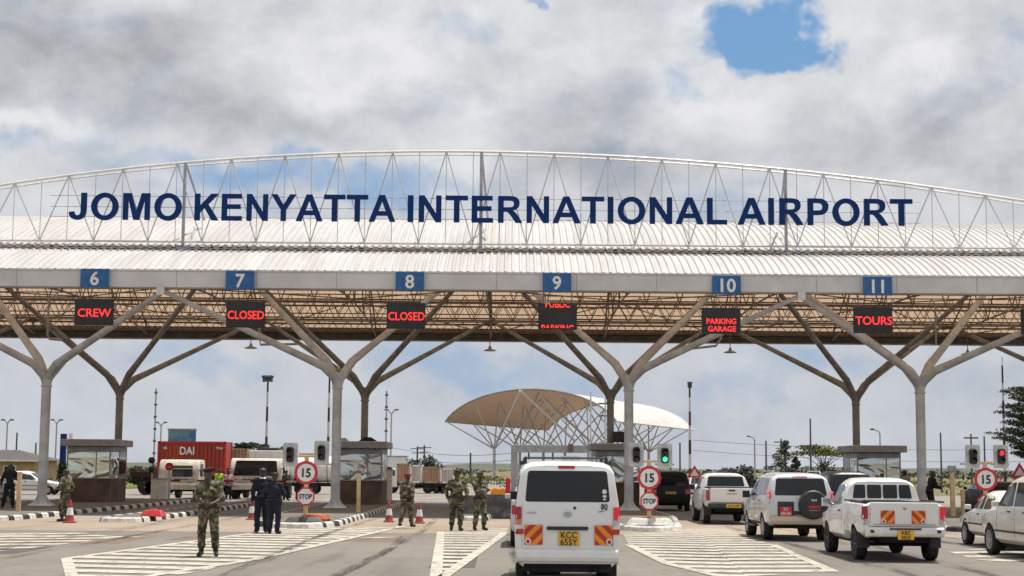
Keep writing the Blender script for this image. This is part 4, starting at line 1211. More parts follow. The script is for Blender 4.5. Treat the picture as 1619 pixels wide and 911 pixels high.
def patch(name, bvh, poly, view, material, parent, off=.006, step=.12, skirt=True, flat=False):
    """a panel that lies on the body. view: 'rear' poly (x,z); 'left'/'right' poly (y,z); 'front' (x,z)"""
    bm = bmesh.new(); vs = [bm.verts.new((p[0], p[1], 0)) for p in poly]; bm.faces.new(vs)
    if not flat:
        for ax in (0, 1):
            lo = min(p[ax] for p in poly); hi = max(p[ax] for p in poly); k = max(1, int((hi - lo) / step))
            for j in range(1, k):
                co = [0, 0, 0]; co[ax] = lo + (hi - lo) * j / k; no = [0, 0, 0]; no[ax] = 1
                bmesh.ops.bisect_plane(bm, geom=bm.verts[:] + bm.edges[:] + bm.faces[:], plane_co=co, plane_no=no)
    cast = {'rear': (0, 1, 0), 'front': (0, -1, 0), 'left': (1, 0, 0), 'right': (-1, 0, 0)}[view]; D = Vector(cast)
    fall = None; res = {}
    for v in bm.verts:
        a, b = v.co.x, v.co.y
        o_ = Vector((a, -3, b)) if view == 'rear' else Vector((a, 9, b)) if view == 'front' else Vector((-3 if view == 'left' else 3, a, b))
        h = bvh.ray_cast(o_, D)
        if h[0] is not None and (h[0] - o_).length < 9: res[v] = h[0] - D * off
        else: res[v] = None
    good = [q for q in res.values() if q is not None]
    if not good: bm.free(); return None
    for v in bm.verts:
        q = res[v]
        if q is None:
            a, b = v.co.x, v.co.y
            q = min(good, key=lambda g: (g - (Vector((a, g.y, b)) if view in ('rear', 'front') else Vector((g.x, a, b)))).length).copy()
            if view in ('rear', 'front'): q.x, q.z = a, b
            else: q.y, q.z = a, b
        v.co = q
    if skirt:
        be = [e for e in bm.edges if e.is_boundary]
        r = bmesh.ops.extrude_edge_only(bm, edges=be)
        for v in [g for g in r['geom'] if isinstance(g, bmesh.types.BMVert)]: v.co += D * (off + .012)
    bmesh.ops.recalc_face_normals(bm, faces=bm.faces)
    # make the panel look outwards
    s = sum((f.normal.dot(D) * f.calc_area() for f in bm.faces if abs(f.normal.dot(D)) > .3), 0.0)
    if s > 0: bmesh.ops.reverse_faces(bm, faces=bm.faces)
    me = bpy.data.meshes.new(name); bm.to_mesh(me); bm.free(); me.materials.append(material)
    me.polygons.foreach_set('use_smooth', [True] * len(me.polygons)); me.set_sharp_from_angle(angle=rad(30))
    o = bpy.data.objects.new(name, me); link(o, parent); return o
def ring_patch(name, bvh, poly, view, material, parent, off=.003, grow=.02, **k):
    c = Vector((sum(p[0] for p in poly) / len(poly), sum(p[1] for p in poly) / len(poly)))
    out = []
    for p in poly:
        d = Vector(p) - c; out.append(tuple(c + d + Vector((math.copysign(grow, d.x), math.copysign(grow, d.y)))))
    return patch(name, bvh, out, view, material, parent, off, **k)
def wheel(parent, x, y, r, w=.21, name='wheel', rim='rim'):
    s = 1 if x > 0 else -1
    t = bpy.data.objects.new(name, None); link(t, parent); t.location = (x, y, r)
    mb = MB(); mb.lathe([(r * .62, -w / 2), (r * .93, -w / 2), (r, -w / 2 + .035), (r, w / 2 - .035), (r * .93, w / 2), (r * .62, w / 2), (r * .60, 0), (r * .62, -w / 2)], 28, axis='x', caps=False); mb.build('tyre', M['rubber'], t, smooth=40)
    mb = MB(); a = s * w / 2
    mb.lathe([(r * .64, a * .55), (r * .64, a * .98), (r * .57, a * 1.0), (r * .50, a * .62), (r * .16, a * .72), (r * .13, a * .96), (.01, a * .98)], 24, axis='x')
    for k in range(6):
        an = k * math.pi / 3
        mb.box((a * .80, math.cos(an) * r * .34, math.sin(an) * r * .34), (.03, r * .46, r * .13), rot=Matrix.Rotation(an, 3, 'X'))
    mb.build('rim', M[rim], t, smooth=40)
    return t
def chevron(name, parent, cx, cz, w, h, y, flip, round_refl=True):
    """square reflective board of red and orange diagonal bands"""
    b = bpy.data.objects.new(name, None); link(b, parent); b.location = (cx, y, cz)
    mb = MB(); mb.box((0, 0, 0), (w, .010, h)); mb.build('backing', M['redrefl'], b)
    mb = MB(); n = (1 / 2 ** .5, 1 / 2 ** .5) if flip else (-1 / 2 ** .5, 1 / 2 ** .5)
    sq = [(-w / 2, -h / 2), (w / 2, -h / 2), (w / 2, h / 2), (-w / 2, h / 2)]
    d = -w
    while d < w:
        q = clip_half(clip_half(sq, n, d), (-n[0], -n[1]), -(d + .072))
        if len(q) >= 3: mb.add([(x, -.0085, z) for x, z in q], [tuple(range(len(q)))])
        d += .148
    mb.build('band', M['orange'], b, recalc=False)
    if round_refl:
        sx = 1 if flip else -1
        sx = -1 if cx < 0 else 1
        m2 = MB(); m2.lathe([(.001, -.030), (.050, -.028), (.052, -.008)], 16, axis='y', c=(sx * w * .30, 0, -h * .34)); m2.build('reflector', M['sign_white'], b)
        m2 = MB(); m2.lathe([(.001, -.036), (.030, -.034), (.030, -.028)], 14, axis='y', c=(sx * w * .30, 0, -h * .34)); m2.build('reflector_centre', M['red'], b)
def plate(parent, cx, cz, y, lines, w=.34, h=.24, col='plate_yellow', txt='black', th=.085, sx=.9):
    b = bpy.data.objects.new('number_plate', None); link(b, parent); b.location = (cx, y, cz)
    mb = MB(); mb.box((0, 0, 0), (w, .012, h)); mb.build('plate', M[col], b, bevel=.004)
    k = len(lines)
    for i, s in enumerate(lines):
        zz = 0 if k == 1 else (.25 - .5 * i) * h
        text_obj('characters', s, th, (0, -.011, zz), M[txt], b, .004, .012, sx)
def mirror_arm(parent, x, y, z, material='plastic', s=1.0):
    mb = MB(); sg = 1 if x > 0 else -1
    mb.box((x + sg * .10, y, z), (.20 * s, .10, .20 * s)); 
    mb.tube((x - sg * .05, y + .02, z - .04), (x + sg * .03, y, z - .02), .025, n=6)
    return mb.build('wing_mirror', M[material], parent, bevel=.03)

# ---- white van, nearest to the camera
v = empty('van', (.885, 25.4, 0), 0, 'white van with dark rear window and two striped boards, queueing nearest to us', 'van')
P_van = paint('van_white_paint', (.80, .81, .80), .25, .22)
body = car_shell([(0.0, .40, 1.33, 1.93, .80, .828, .725, .10), (.06, .34, 1.33, 1.97, .815, .833, .725, .12), (.5, .30, 1.33, 2.0, .82, .835, .73, .05), (1.6, .28, 1.32, 2.01, .82, .835, .735, 0), (2.7, .28, 1.30, 1.98, .82, .835, .73, 0), (3.15, .28, 1.20, 1.72, .82, .83, .70, .0), (3.55, .30, 1.08, 1.32, .81, .82, .68, 0), (3.95, .34, .92, 1.0, .79, .80, .64, 0), (4.08, .40, .80, .86, .74, .76, .60, 0)], P_van, v, [(.68, .36), (3.25, .36)])
bv = bvh_of(body)
win = [(-.66, 1.385), (.66, 1.385), (.615, 1.845), (-.615, 1.845)]
ring_patch('window_seal', bv, round_poly(win, .05), 'rear', M['plastic'], v, .004, .016)
rw = patch('rear_window', bv, round_poly(win, .05), 'rear', M['glass'], v, .009)
for zz, r_ in ((1.535, .038), (1.462, .034), (1.415, .026)):
    patch('sticker', bv, circle_poly(.59, zz, r_, 14, r_ * (1 if zz > 1.5 else .62)), 'rear', M['sign_white'], v, .014, flat=True)
patch('high_brake_lamp', bv, rrect(-.15, 1.895, .12, 1.945, .02), 'rear', M['tail_red'], v, .02)
mb = MB(); mb.box((0, -.018, .955), (.66, .04, .055)); mb.build('tailgate_handle', M['plastic'], v, bevel=.012)
plate(v, .02, .795, -.022, ['KCC', '655Y'], .33, .225, th=.095, sx=.95)
chevron('striped_board', v, -.54, .85, .29, .31, -.012, False)
chevron('striped_board', v, .575, .85, .29, .31, -.012, True)
for s in (-1, 1):
    x0, x1 = (s * .835, s * .735)
    patch('tail_lamp', bv, rrect(min(x0, x1), 1.09, max(x0, x1), 1.29, .02), 'rear', M['tail_lit' if s > 0 else 'tail_red'], v, .022, step=.04)
    patch('indicator_lamp', bv, rrect(min(x0, x1), 1.01, max(x0, x1), 1.085, .02), 'rear', M['amber' if s < 0 else 'tail_clear'], v, .020, step=.04)
    patch('low_reflector', bv, rrect(min(s * .835, s * .70), .86, max(s * .835, s * .70), .94, .01), 'rear', M['redrefl'], v, .016, step=.04)
for s in (-1, 1): patch('side_window', bv, round_poly([(.35, 1.38), (1.45, 1.36), (1.45, 1.78), (.42, 1.78)], .05), 'left' if s < 0 else 'right', M['glass'], v, .008)
for s in (-1, 1): patch('side_window', bv, round_poly([(1.55, 1.36), (3.0, 1.30), (2.75, 1.76), (1.55, 1.78)], .05), 'left' if s < 0 else 'right', M['glass'], v, .008)
# panel gap of the tailgate
for a, b in (((-.70, .62), (.70, .632)),): patch('panel_gap', bv, [(a[0], a[1]), (b[0], a[1]), (b[0], b[1]), (a[0], b[1])], 'rear', M['steel_grey'], v, .003, flat=True)
for s in (-1, 1): patch('panel_gap', bv, [(s * .722, .63), (s * .728, .63), (s * .728, 1.33), (s * .722, 1.33)], 'rear', M['steel_grey'], v, .003)
mb = MB(); mb.lathe([(.001, -.014), (.022, -.012), (.024, 0)], 14, axis='y', c=(.115, 0, 1.275)); mb.build('lock', M['plastic'], v)
# oval emblem of crossing rings
mb = MB()
def oval_ring(mb, cx, cz, rx, rz_, y, r=.006, n=22):
    pts = [(cx + rx * math.cos(2 * math.pi * k / n), y, cz + rz_ * math.sin(2 * math.pi * k / n)) for k in range(n + 1)]
    mb.path(pts, r, 5, caps=False)
oval_ring(mb, 0, 1.18, .062, .042, -.012); oval_ring(mb, 0, 1.18, .020, .040, -.012, .005); oval_ring(mb, 0, 1.197, .044, .017, -.012, .005)
mb.build('emblem', M['chrome'], v)
mb = MB(); mb.box((-.57, -.006, 1.20), (.15, .010, .022)); mb.build('model_badge', M['chrome'], v, bevel=.004)
text_obj('speed_mark', '80', .085, (.585, -.008, 1.30), M['black'], v, .003, .016, .9)
mb = MB(); mb.tube((.49, -.008, 1.215), (.58, -.008, 1.235), .006, n=5); mb.tube((.60, -.008, 1.245), (.64, -.008, 1.25), .006, n=5); mb.build('sticker', M['teal_sign'], v)
bmp = MB(); bmp.prism([(.06, .40), (-.05, .43), (-.075, .50), (-.065, .60), (.0, .63), (.10, .63)], -.80, .80, 'x'); bmp.build('bumper', P_van, v, bevel=.022)
for s in (-1, 1):
    q = MB(); q.prism([(.0, .40), (.5, .38), (.5, .58), (.0, .62)], s * .82, s * .80, 'x'); q.build('bumper_corner', P_van, v, bevel=.01)
mb = MB(); mb.box((0, .32, .33), (1.45, .5, .14)); mb.box((-.35, .5, .28), (.5, .5, .16)); mb.tube((.45, .02, .30), (.45, .6, .30), .032, n=8); mb.build('underbody', M['under'], v)
wh = [wheel(v, sx * .72, yy, .30, .18) for sx in (-1, 1) for yy in (.68, 3.25)]
mirror_arm(v, -.74, 2.95, 1.42, s=.75); mirror_arm(v, .74, 2.95, 1.42, s=.75)
mb = MB()
mb.tube((-.66, 1.0, 2.07), (.68, 1.0, 2.07), .020, n=6); mb.tube((-.66, 2.4, 2.08), (.68, 2.4, 2.08), .020, n=6)
for s in (-1, 1):
    for yy in (1.0, 2.4): mb.tube((s * .67, yy, 1.97), (s * .67, yy, 2.07), .03, n=6); mb.box((s * .70, yy, 1.99), (.10, .10, .06))
    mb.tube((s * .67, .8, 2.08), (s * .67, 2.6, 2.08), .016, n=5)
mb.build('roof_rack', M['plastic'], v)

# ---- passenger cars and 4x4s share a builder
def common(v, bv, W, glass_polys, wheels, r, ww=.22, arches=None, handles=(), rim='rim'):
    for s in (-1, 1):
        side = 'left' if s < 0 else 'right'
        for gp in glass_polys: patch('side_window', bv, round_poly(gp, .04), side, M['glass_grey'], v, .006, .15)
        for (hy, hz_) in handles: patch('door_handle', bv, rrect(hy - .09, hz_ - .014, hy + .09, hz_ + .014, .01), side, M['plastic'], v, .02, flat=True)
    return [wheel(v, sx * (W - ww / 2 + .005), yy, r, ww, rim=rim) for sx in (-1, 1) for yy in wheels]
def gaps(v, bv, ys, z0, z1, side='both'):
    for s in (('left', 'right') if side == 'both' else (side,)):
        for y in ys: patch('door_gap', bv, [(y - .006, z0), (y + .006, z0), (y + .006, z1), (y - .006, z1)], s, M['plastic'], v, .003)

# ---- near single cab pickup
P_pk = paint('pickup_white_paint', (.80, .79, .77), .3, .55)
v = empty('pickup_truck', (8.26, 33.6, 0), rad(-.6), 'white single cab pickup with four-pane rear window and striped boards on its tailgate', 'pickup truck')
cabb = car_shell([(2.05, .42, 1.14, 1.66, .86, .875, .68, .06), (2.10, .40, 1.14, 1.70, .87, .885, .69, .06), (2.8, .40, 1.12, 1.74, .87, .885, .70, 0), (3.25, .40, 1.08, 1.68, .87, .885, .68, 0), (3.75, .40, 1.03, 1.25, .87, .88, .70, 0), (4.1, .42, .98, 1.03, .86, .87, .72, 0), (4.75, .44, .90, .94, .82, .85, .70, 0), (4.98, .50, .74, .78, .74, .78, .62, 0)], P_pk, v, [(4.15, .42)], name='cab')
bed = MB()
def slab(mb, x0, x1, y0, y1, z0, z1): mb.box(((x0 + x1) / 2, (y0 + y1) / 2, (z0 + z1) / 2), (abs(x1 - x0), abs(y1 - y0), abs(z1 - z0)))
bedsh = car_shell([(0.06, .58, .98, 1.22, .84, .875, .83, 0), (.12, .50, .98, 1.24, .86, .885, .845, 0), (1.0, .50, .98, 1.245, .86, .89, .85, 0), (2.02, .50, .98, 1.245, .86, .885, .845, 0)], P_pk, v, [(.98, .44)], name='bed')
# the load space is hollow
cut = MB(); slab(cut, -.77, .77, .13, 1.97, .78, 1.6); co = cut.build('cut', M['plastic'])
bo = bedsh.modifiers.new('c', 'BOOLEAN'); bo.object = co; bo.operation = 'DIFFERENCE'; bo.solver = 'EXACT'; bo.material_mode = 'TRANSFER'
pm = bedsh.parent; bedsh.parent = None; bake(bedsh); bedsh.parent = pm; bpy.data.objects.remove(co)
bc, bb = bvh_of(cabb), bvh_of(bedsh)
for i, (xa, xb) in enumerate(((-.66, -.375), (-.335, -.02), (.02, .335), (.375, .66))):
    k0, k1 = (.03 if i == 0 else 0), (.03 if i == 3 else 0)
    ga = [(xa, 1.30), (xb, 1.30), (xb - k1 * 1.5, 1.60), (xa + k0 * 1.5, 1.60)]
    patch('rear_window_pane', bc, round_poly(ga, .03), 'rear', M['glass'], v, .008)
patch('window_bar', bc, [(-.70, 1.275), (.70, 1.275), (.70, 1.285), (-.70, 1.285)], 'rear', M['steel_grey'], v, .006)
for s in (-1, 1):
    side = 'left' if s < 0 else 'right'
    patch('side_window', bc, round_poly([(2.35, 1.16), (3.62, 1.12), (3.22, 1.58), (2.42, 1.60)], .05), side, M['glass_grey'], v, .008)
    patch('door_handle', bc, rrect(2.42, 1.0, 2.62, 1.035, .01), side, M['plastic'], v, .02, flat=True)
    gaps(v, bc, (2.28, 3.78), .46, 1.12, side)
    x0, x1 = s * .885, s * .76
    patch('tail_lamp', bb, rrect(min(x0, x1), .90, max(x0, x1), 1.16, .02), 'rear', M['tail_lit'] if s > 0 else M['tail_red'], v, .02, step=.05)
    patch('tail_lamp_lower', bb, rrect(min(x0, x1), .79, max(x0, x1), .895, .02), 'rear', M['tail_clear'], v, .02, step=.05)
    q = MB(); q.tube((s * .845, .08, 1.262), (s * .845, 2.0, 1.262), .022, n=6); q.build('bed_rail', M['plastic'], v)
q = MB(); q.box((0, .01, 1.0), (1.42, .07, .50)); tg = q.build('tailgate', P_pk, v, bevel=.018)
q = MB(); q.tube((-.80, .045, 1.262), (.80, .045, 1.262), .020, n=6); q.build('tailgate_rail', M['plastic'], v)
q = MB(); q.box((0, -.028, 1.12), (.07, .012, .05)); q.build('tailgate_badge', M['steel_grey'], v)
q = MB(); q.box((0, -.03, .79), (1.32, .012, .018)); q.build('tailgate_crease', M['steel_grey'], v)
chevron('striped_board', v, -.36, .945, .29, .27, -.034, False); chevron('striped_board', v, .29, .945, .29, .27, -.034, True)
q = MB(); q.prism([(.05, .52), (-.07, .54), (-.09, .60), (-.08, .71), (-.02, .735), (.05, .735)], -.82, .82, 'x'); q.build('bumper', P_pk, v, bevel=.02)
for s in (-1, 1): q = MB(); q.box((s * .70, -.085, .645), (.08, .02, .06)); q.build('bumper_step', M['plastic'], v)
q = MB(); q.box((0, -.092, .70), (.66, .02, .035)); q.build('plate_lamp', M['plastic'], v)
plate(v, 0, .575, -.10, ['KBZ', '382Z'], .34, .20, th=.075)
q = MB(); q.box((0, 1.2, .47), (.95, 2.2, .12)); q.box((0, .98, .36), (1.3, .12, .12)); q.lathe([(.001, -.12), (.13, -.09), (.13, .09), (.001, .12)], 14, axis='y', c=(0, .98, .36)); q.tube((-.62, .15, .42), (-.62, 1.6, .42), .035, n=6)
q.box((.30, .45, .46), (.5, .5, .12)); q.box((0, 3.3, .40), (1.4, 2.6, .12)); q.build('underbody', M['under'], v)
for sx in (-1, 1):
    for yy in (.98, 4.15): wheel(v, sx * .76, yy, .355, .23, rim='plastic')
    q = MB(); q.box((sx * .76, .50, .45), (.24, .02, .34)); q.build('mud_flap', M['plastic'], v)
mirror_arm(v, -.88, 3.58, 1.18, 'chrome'); mirror_arm(v, .88, 3.58, 1.18, 'chrome')

# ---- silver 4x4 with a spare wheel on its door
P_suv = paint('silver_paint', (.60, .61, .63), .28, .6)
P_suvg = paint('beige_cladding_paint', (.50, .42, .31), .35, .3)
v = empty('off_roader', (7.83, 43.2, 0), rad(.5), 'silver off-road car with a black covered spare wheel and red number plate', 'off-road car')
body = car_shell([(0.0, .46, 1.20, 1.72, .86, .90, .715, .16), (.08, .42, 1.20, 1.78, .88, .915, .72, .16), (.7, .40, 1.20, 1.82, .89, .925, .73, .05), (2.0, .40, 1.18, 1.83, .89, .925, .73, 0), (2.75, .40, 1.15, 1.76, .89, .925, .70, 0), (3.3, .40, 1.12, 1.30, .89, .92, .72, 0), (3.6, .42, 1.08, 1.14, .88, .91, .76, 0), (4.4, .44, 1.0, 1.03, .85, .88, .74, 0), (4.68, .50, .82, .86, .78, .82, .66, 0)], P_suv, v, [(.98, .43), (3.75, .43)])
bv = bvh_of(body)
g = [(-.70, 1.245), (.70, 1.245), (.635, 1.68), (-.635, 1.68)]
ring_patch('window_seal', bv, round_poly(g, .05), 'rear', M['plastic'], v, .003, .012)
patch('rear_window', bv, round_poly(g, .05), 'rear', M['glass'], v, .008)
patch('high_brake_lamp', bv, rrect(-.20, 1.725, .20, 1.77, .015), 'rear', M['tail_red'], v, .03)
for s in (-1, 1):
    x0, x1 = s * .92, s * .79
    patch('tail_lamp', bv, rrect(min(x0, x1) + .02, 1.15, max(x0, x1) - .02, 1.36, .03), 'rear', M['tail_lit'], v, .02, step=.04)
    patch('clear_lamp', bv, rrect(min(x0, x1), 1.02, max(x0, x1), 1.15, .03), 'rear', M['tail_clear'], v, .018, step=.05)
    patch('bumper_reflector', bv, rrect(min(s * .86, s * .66), .60, max(s * .86, s * .66), .66, .01), 'rear', M['redrefl'], v, .075, step=.05)
q = MB(); q.prism([(.04, .44), (-.06, .46), (-.09, .55), (-.08, .66), (.0, .70), (.06, .70)], -.86, .86, 'x'); q.build('bumper', P_suvg, v, bevel=.025)
q = MB(); q.box((.02, -.02, .765), (.98, .03, .10)); q.build('lower_trim', M['plastic'], v, bevel=.01)
c0 = (.30, 0, .99)
q = MB(); q.lathe([(.20, -.03), (.375, -.03), (.395, -.08), (.39, -.19), (.355, -.235), (.001, -.245)], 32, axis='y', c=c0); sw = q.build('spare_wheel_cover', M['plastic'], v, smooth=35)
text_obj('cover_text', '4x4', .07, (c0[0], -.258, 1.12), M['sign_white'], sw, .006, .01, 1.0)
q = MB(); q.box((c0[0] + .02, -.250, .93), (.32, .01, .085)); q.build('cover_badge', M['red'], sw, bevel=.004)
q = MB(); q.box((c0[0] + .02, -.252, .84), (.30, .006, .016)); q.build('cover_line', M['steel_grey'], sw)
q = MB(); q.box((-.42, -.015, .86), (.44, .03, .42)); q.build('plate_recess', M['plastic'], v, bevel=.01)
plate(v, -.42, .81, -.04, ['211', 'UN 541'], .32, .24, 'red_sign', 'sign_white', .085, .75)
common(v, bv, .89, [[(.35, 1.24), (1.15, 1.22), (1.18, 1.70), (.48, 1.68)], [(1.25, 1.22), (2.10, 1.20), (2.12, 1.71), (1.27, 1.71)], [(2.20, 1.20), (3.22, 1.17), (2.70, 1.68), (2.20, 1.71)]], (.98, 3.75), .37, .25, handles=((1.40, 1.08), (2.30, 1.08)))
gaps(v, bv, (1.20, 2.15, 3.25), .46, 1.2)
for s in (-1, 1):
    patch('side_cladding', bv, [(1.45, .42), (3.28, .42), (3.28, .68), (1.45, .68)], 'left' if s < 0 else 'right', P_suvg, v, .02)
    q = MB(); q.path([(s * .63, .5, 1.80), (s * .65, .65, 1.88), (s * .65, 2.3, 1.89), (s * .63, 2.5, 1.80)], .018, 6); q.build('roof_rail', M['steel_grey'], v)
    q = MB(); q.box((s * .96, 2.4, .38), (.16, 1.7, .05)); q.build('side_step', M['plastic'], v, bevel=.015)
q = MB(); q.box((0, 2.3, .44), (1.3, 4.2, .14)); q.box((0, .98, .38), (1.3, .12, .12)); q.box((.2, .35, .42), (.7, .4, .16)); q.build('underbody', M['under'], v)
mirror_arm(v, -.92, 3.02, 1.22); mirror_arm(v, .92, 3.02, 1.22)

# ---- double cab pickup farther up the lane
P_dc = paint('double_cab_white_paint', (.78, .76, .74), .3, .5)
v = empty('pickup_truck', (7.72, 56.0, 0), 0, 'white double cab pickup with dark bumper under its plain tailgate, farthest of the right-hand queue', 'pickup truck')
cabb = car_shell([(1.55, .44, 1.22, 1.72, .86, .89, .67, .14), (1.62, .44, 1.22, 1.75, .87, .90, .68, .14), (2.6, .42, 1.20, 1.79, .88, .90, .70, 0), (3.2, .42, 1.16, 1.74, .88, .90, .68, 0), (3.75, .42, 1.10, 1.28, .88, .90, .72, 0), (4.1, .44, 1.04, 1.10, .87, .89, .74, 0), (4.9, .46, .94, .98, .83, .86, .70, 0), (5.15, .52, .78, .82, .76, .80, .64, 0)], P_dc, v, [(4.2, .43)], name='cab')
bedsh = car_shell([(.06, .66, 1.05, 1.28, .86, .89, .85, 0), (.12, .56, 1.05, 1.30, .87, .90, .86, 0), (1.52, .56, 1.05, 1.30, .87, .90, .86, 0)], P_dc, v, [(1.05, .45)], name='bed')
bc, bb = bvh_of(cabb), bvh_of(bedsh)
patch('rear_window', bc, round_poly([(-.68, 1.33), (.68, 1.33), (.62, 1.68), (-.62, 1.68)], .04), 'rear', M['glass'], v, .008)
q = MB(); q.box((0, .02, 1.03), (1.50, .06, .50)); q.build('tailgate', P_dc, v, bevel=.018)
q = MB(); q.box((0, -.02, 1.20), (.22, .03, .05)); q.build('tailgate_handle', M['plastic'], v)
q = MB(); q.box((0, -.014, 1.08), (.36, .01, .035)); q.build('tailgate_badge', M['steel_grey'], v)
q = MB(); q.box((0, .75, 1.305), (1.60, 1.45, .03)); q.build('bed_cover', M['plastic'], v, bevel=.01)
for s in (-1, 1):
    side = 'left' if s < 0 else 'right'
    for gp in ([(1.9, 1.24), (2.7, 1.22), (2.72, 1.68), (2.05, 1.66)], [(2.8, 1.22), (3.66, 1.18), (3.2, 1.66), (2.8, 1.68)]): patch('side_window', bc, round_poly(gp, .04), side, M['glass_grey'], v, .006)
    x0, x1 = s * .905, s * .775
    patch('tail_lamp', bb, rrect(min(x0, x1), .84, max(x0, x1), 1.22, .02), 'rear', M['tail_red'], v, .02, step=.05)
    q = MB(); q.box((s * .78, .5, .48), (.24, .02, .34)); q.build('mud_flap', M['plastic'], v)
q = MB(); q.prism([(.10, .56), (-.10, .58), (-.12, .66), (-.10, .74), (.08, .74)], -.84, .84, 'x'); q.build('bumper', M['plastic'], v, bevel=.02)
plate(v, .05, .66, -.13, ['KCG 018T'], .52, .12, th=.075, sx=.9)
q = MB(); q.box((0, 2.3, .52), (1.1, 4.2, .14)); q.box((0, 1.05, .40), (1.3, .14, .14)); q.build('underbody', M['under'], v)
for sx in (-1, 1):
    for yy in (1.05, 4.2): wheel(v, sx * .78, yy, .37, .24)
mirror_arm(v, -.92, 3.5, 1.28); mirror_arm(v, .92, 3.5, 1.28)

# ---- generic estate / hatch / saloon
def saloon(label, loc, rz, material, group=None, L=4.3, H=1.44, W=.84, hatch=False, tall=False, r=.30, detail=True, name='car', cat='car', glass='glass_grey'):
    v = empty(name, loc, rz, label, cat, group)
    B_ = .93 if not tall else 1.12
    if tall:
        st_ = [(0, .38, B_, H - .12, W * .95, W * .985, W * .80, .20), (.08, .34, B_, H - .05, W * .97, W, W * .80, .20), (.8, .30, B_, H, W * .98, W, W * .81, 0), (L * .50, .30, B_ - .02, H + .01, W * .98, W, W * .81, 0), (L * .60, .30, B_ - .04, H - .08, W * .98, W, W * .78, 0), (L * .73, .30, B_ - .08, B_ + .10, W * .97, W, W * .80, 0), (L * .80, .32, B_ - .10, B_ - .03, W * .96, W * .99, W * .82, 0), (L * .96, .36, B_ - .20, B_ - .16, W * .90, W * .93, W * .78, 0), (L, .42, B_ - .36, B_ - .32, W * .8, W * .84, W * .66, 0)]
    else:
        st_ = [(0, .34, B_ - .06, B_ - .0, W * .92, W * .96, W * .80, .04), (.10, .30, B_ - .03, B_ + .04, W * .96, W * .99, W * .84, .02), (L * .11, .28, B_, B_ + .08, W * .97, W, W * .84, 0), (L * .17, .28, B_, B_ + .18, W * .98, W, W * .78, 0), (L * .30, .28, B_, H - .03, W * .98, W, W * .72, 0), (L * .48, .28, B_ - .02, H, W * .98, W, W * .74, 0), (L * .56, .28, B_ - .03, H - .07, W * .98, W, W * .70, 0), (L * .70, .28, B_ - .06, B_ + .06, W * .97, W, W * .76, 0), (L * .76, .30, B_ - .08, B_ - .02, W * .97, W * .99, W * .78, 0), (L * .95, .34, B_ - .22, B_ - .17, W * .90, W * .93, W * .74, 0), (L, .40, B_ - .36, B_ - .32, W * .82, W * .85, W * .66, 0)]
    fr, rr_ = L - .83, .78
    body = car_shell(st_, material, v, [(rr_, r + .06), (fr, r + .06)])
    bv = bvh_of(body)
    def vis_patch(*a, **k): return patch(*a, **k)
    if tall:
        gp = [[(.45, B_ + .05), (L * .26, B_ + .04), (L * .26, H - .13), (.62, H - .14)], [(L * .28, B_ + .04), (L * .45, B_ + .03), (L * .45, H - .12), (L * .28, H - .12)], [(L * .47, B_ + .03), (L * .70, B_ + .02), (L * .58, H - .15), (L * .47, H - .12)]]
        rg = [(-W * .74, B_ + .06), (W * .74, B_ + .06), (W * .68, H - .20), (-W * .68, H - .20)]
    else:
        gp = [[(L * .22, B_ + .06), (L * .43, B_ + .04), (L * .43, H - .10), (L * .32, H - .11)], [(L * .45, B_ + .04), (L * .665, B_ + .03), (L * .555, H - .14), (L * .45, H - .10)]]
        rg = [(-W * .68, B_ + .17), (W * .68, B_ + .17), (W * .58, H - .09), (-W * .58, H - .09)]
    patch('rear_window', bv, round_poly(rg, .04), 'rear', M['glass'], v, .01)
    fz = [(-W * .72, B_ + .04), (W * .72, B_ + .04), (W * .60, H - .11), (-W * .60, H - .11)]
    patch('windscreen', bv, round_poly(fz, .05), 'front', M['glass'], v, .01)
    for s in (-1, 1):
        side = 'left' if s < 0 else 'right'
        for g_ in gp: patch('side_window', bv, round_poly(g_, .04), side, M[glass], v, .006)
        x0, x1 = s * W * .97, s * W * .72
        patch('tail_lamp', bv, rrect(min(x0, x1), B_ - .32, max(x0, x1), B_ - .10, .03), 'rear', M['tail_red'], v, .015, step=.06)
        patch('headlamp', bv, rrect(min(x0, x1), B_ - .42, max(x0, x1), B_ - .28, .03), 'front', M['tail_clear'], v, .015, step=.06)
        if detail:
            gaps(v, bv, (L * .225 if not tall else L * .27, L * .44, L * .70), .34, B_, side)
            for hy in (L * .30, L * .52): patch('door_handle', bv, rrect(hy - .08, B_ - .11, hy + .08, B_ - .08, .01), side, M['plastic'], v, .02, flat=True)
            patch('side_moulding', bv, [(L * .26, .56), (L * .76, .56), (L * .76, .60), (L * .26, .60)], side, M['plastic'], v, .014)
    for sx in (-1, 1):
        for yy in (rr_, fr): wheel(v, sx * (W - .10), yy, r, .20)
    plate(v, 0, B_ - .27 if tall else .62, -.02, ['KBY 704C'], .48, .11, th=.07, sx=.9)
    q = MB(); q.box((0, L / 2, .32), (W * 1.5, L * .86, .12)); q.build('underbody', M['under'], v)
    for s in (-1, 1):
        m_ = MB(); m_.box((s * (W + .07), L * .665, B_ + .07), (.17, .09, .13)); m_.build('wing_mirror', material, v, bevel=.03)
    return v
P_w1 = paint('saloon_white_paint', (.76, .76, .73), .3, .4)
P_w2 = paint('wagon_cream_paint', (.74, .72, .67), .3, .4)
P_sil = paint('far_silver_paint', (.55, .56, .58), .3, .3)
P_blk = mat('black_car_paint', (.010, .010, .012), .35, var=.1, spec=.25)
P_dkg = mat('dark_car_paint', (.026, .024, .026), .35, var=.15, spec=.3)
P_dkr = paint('white_far_paint', (.72, .73, .74), .3, .15)
saloon('white saloon at the right edge, half hidden by the taller cream car', (12.80, 38.75, 0), 0, P_w1, L=4.35, H=1.42, W=.835)
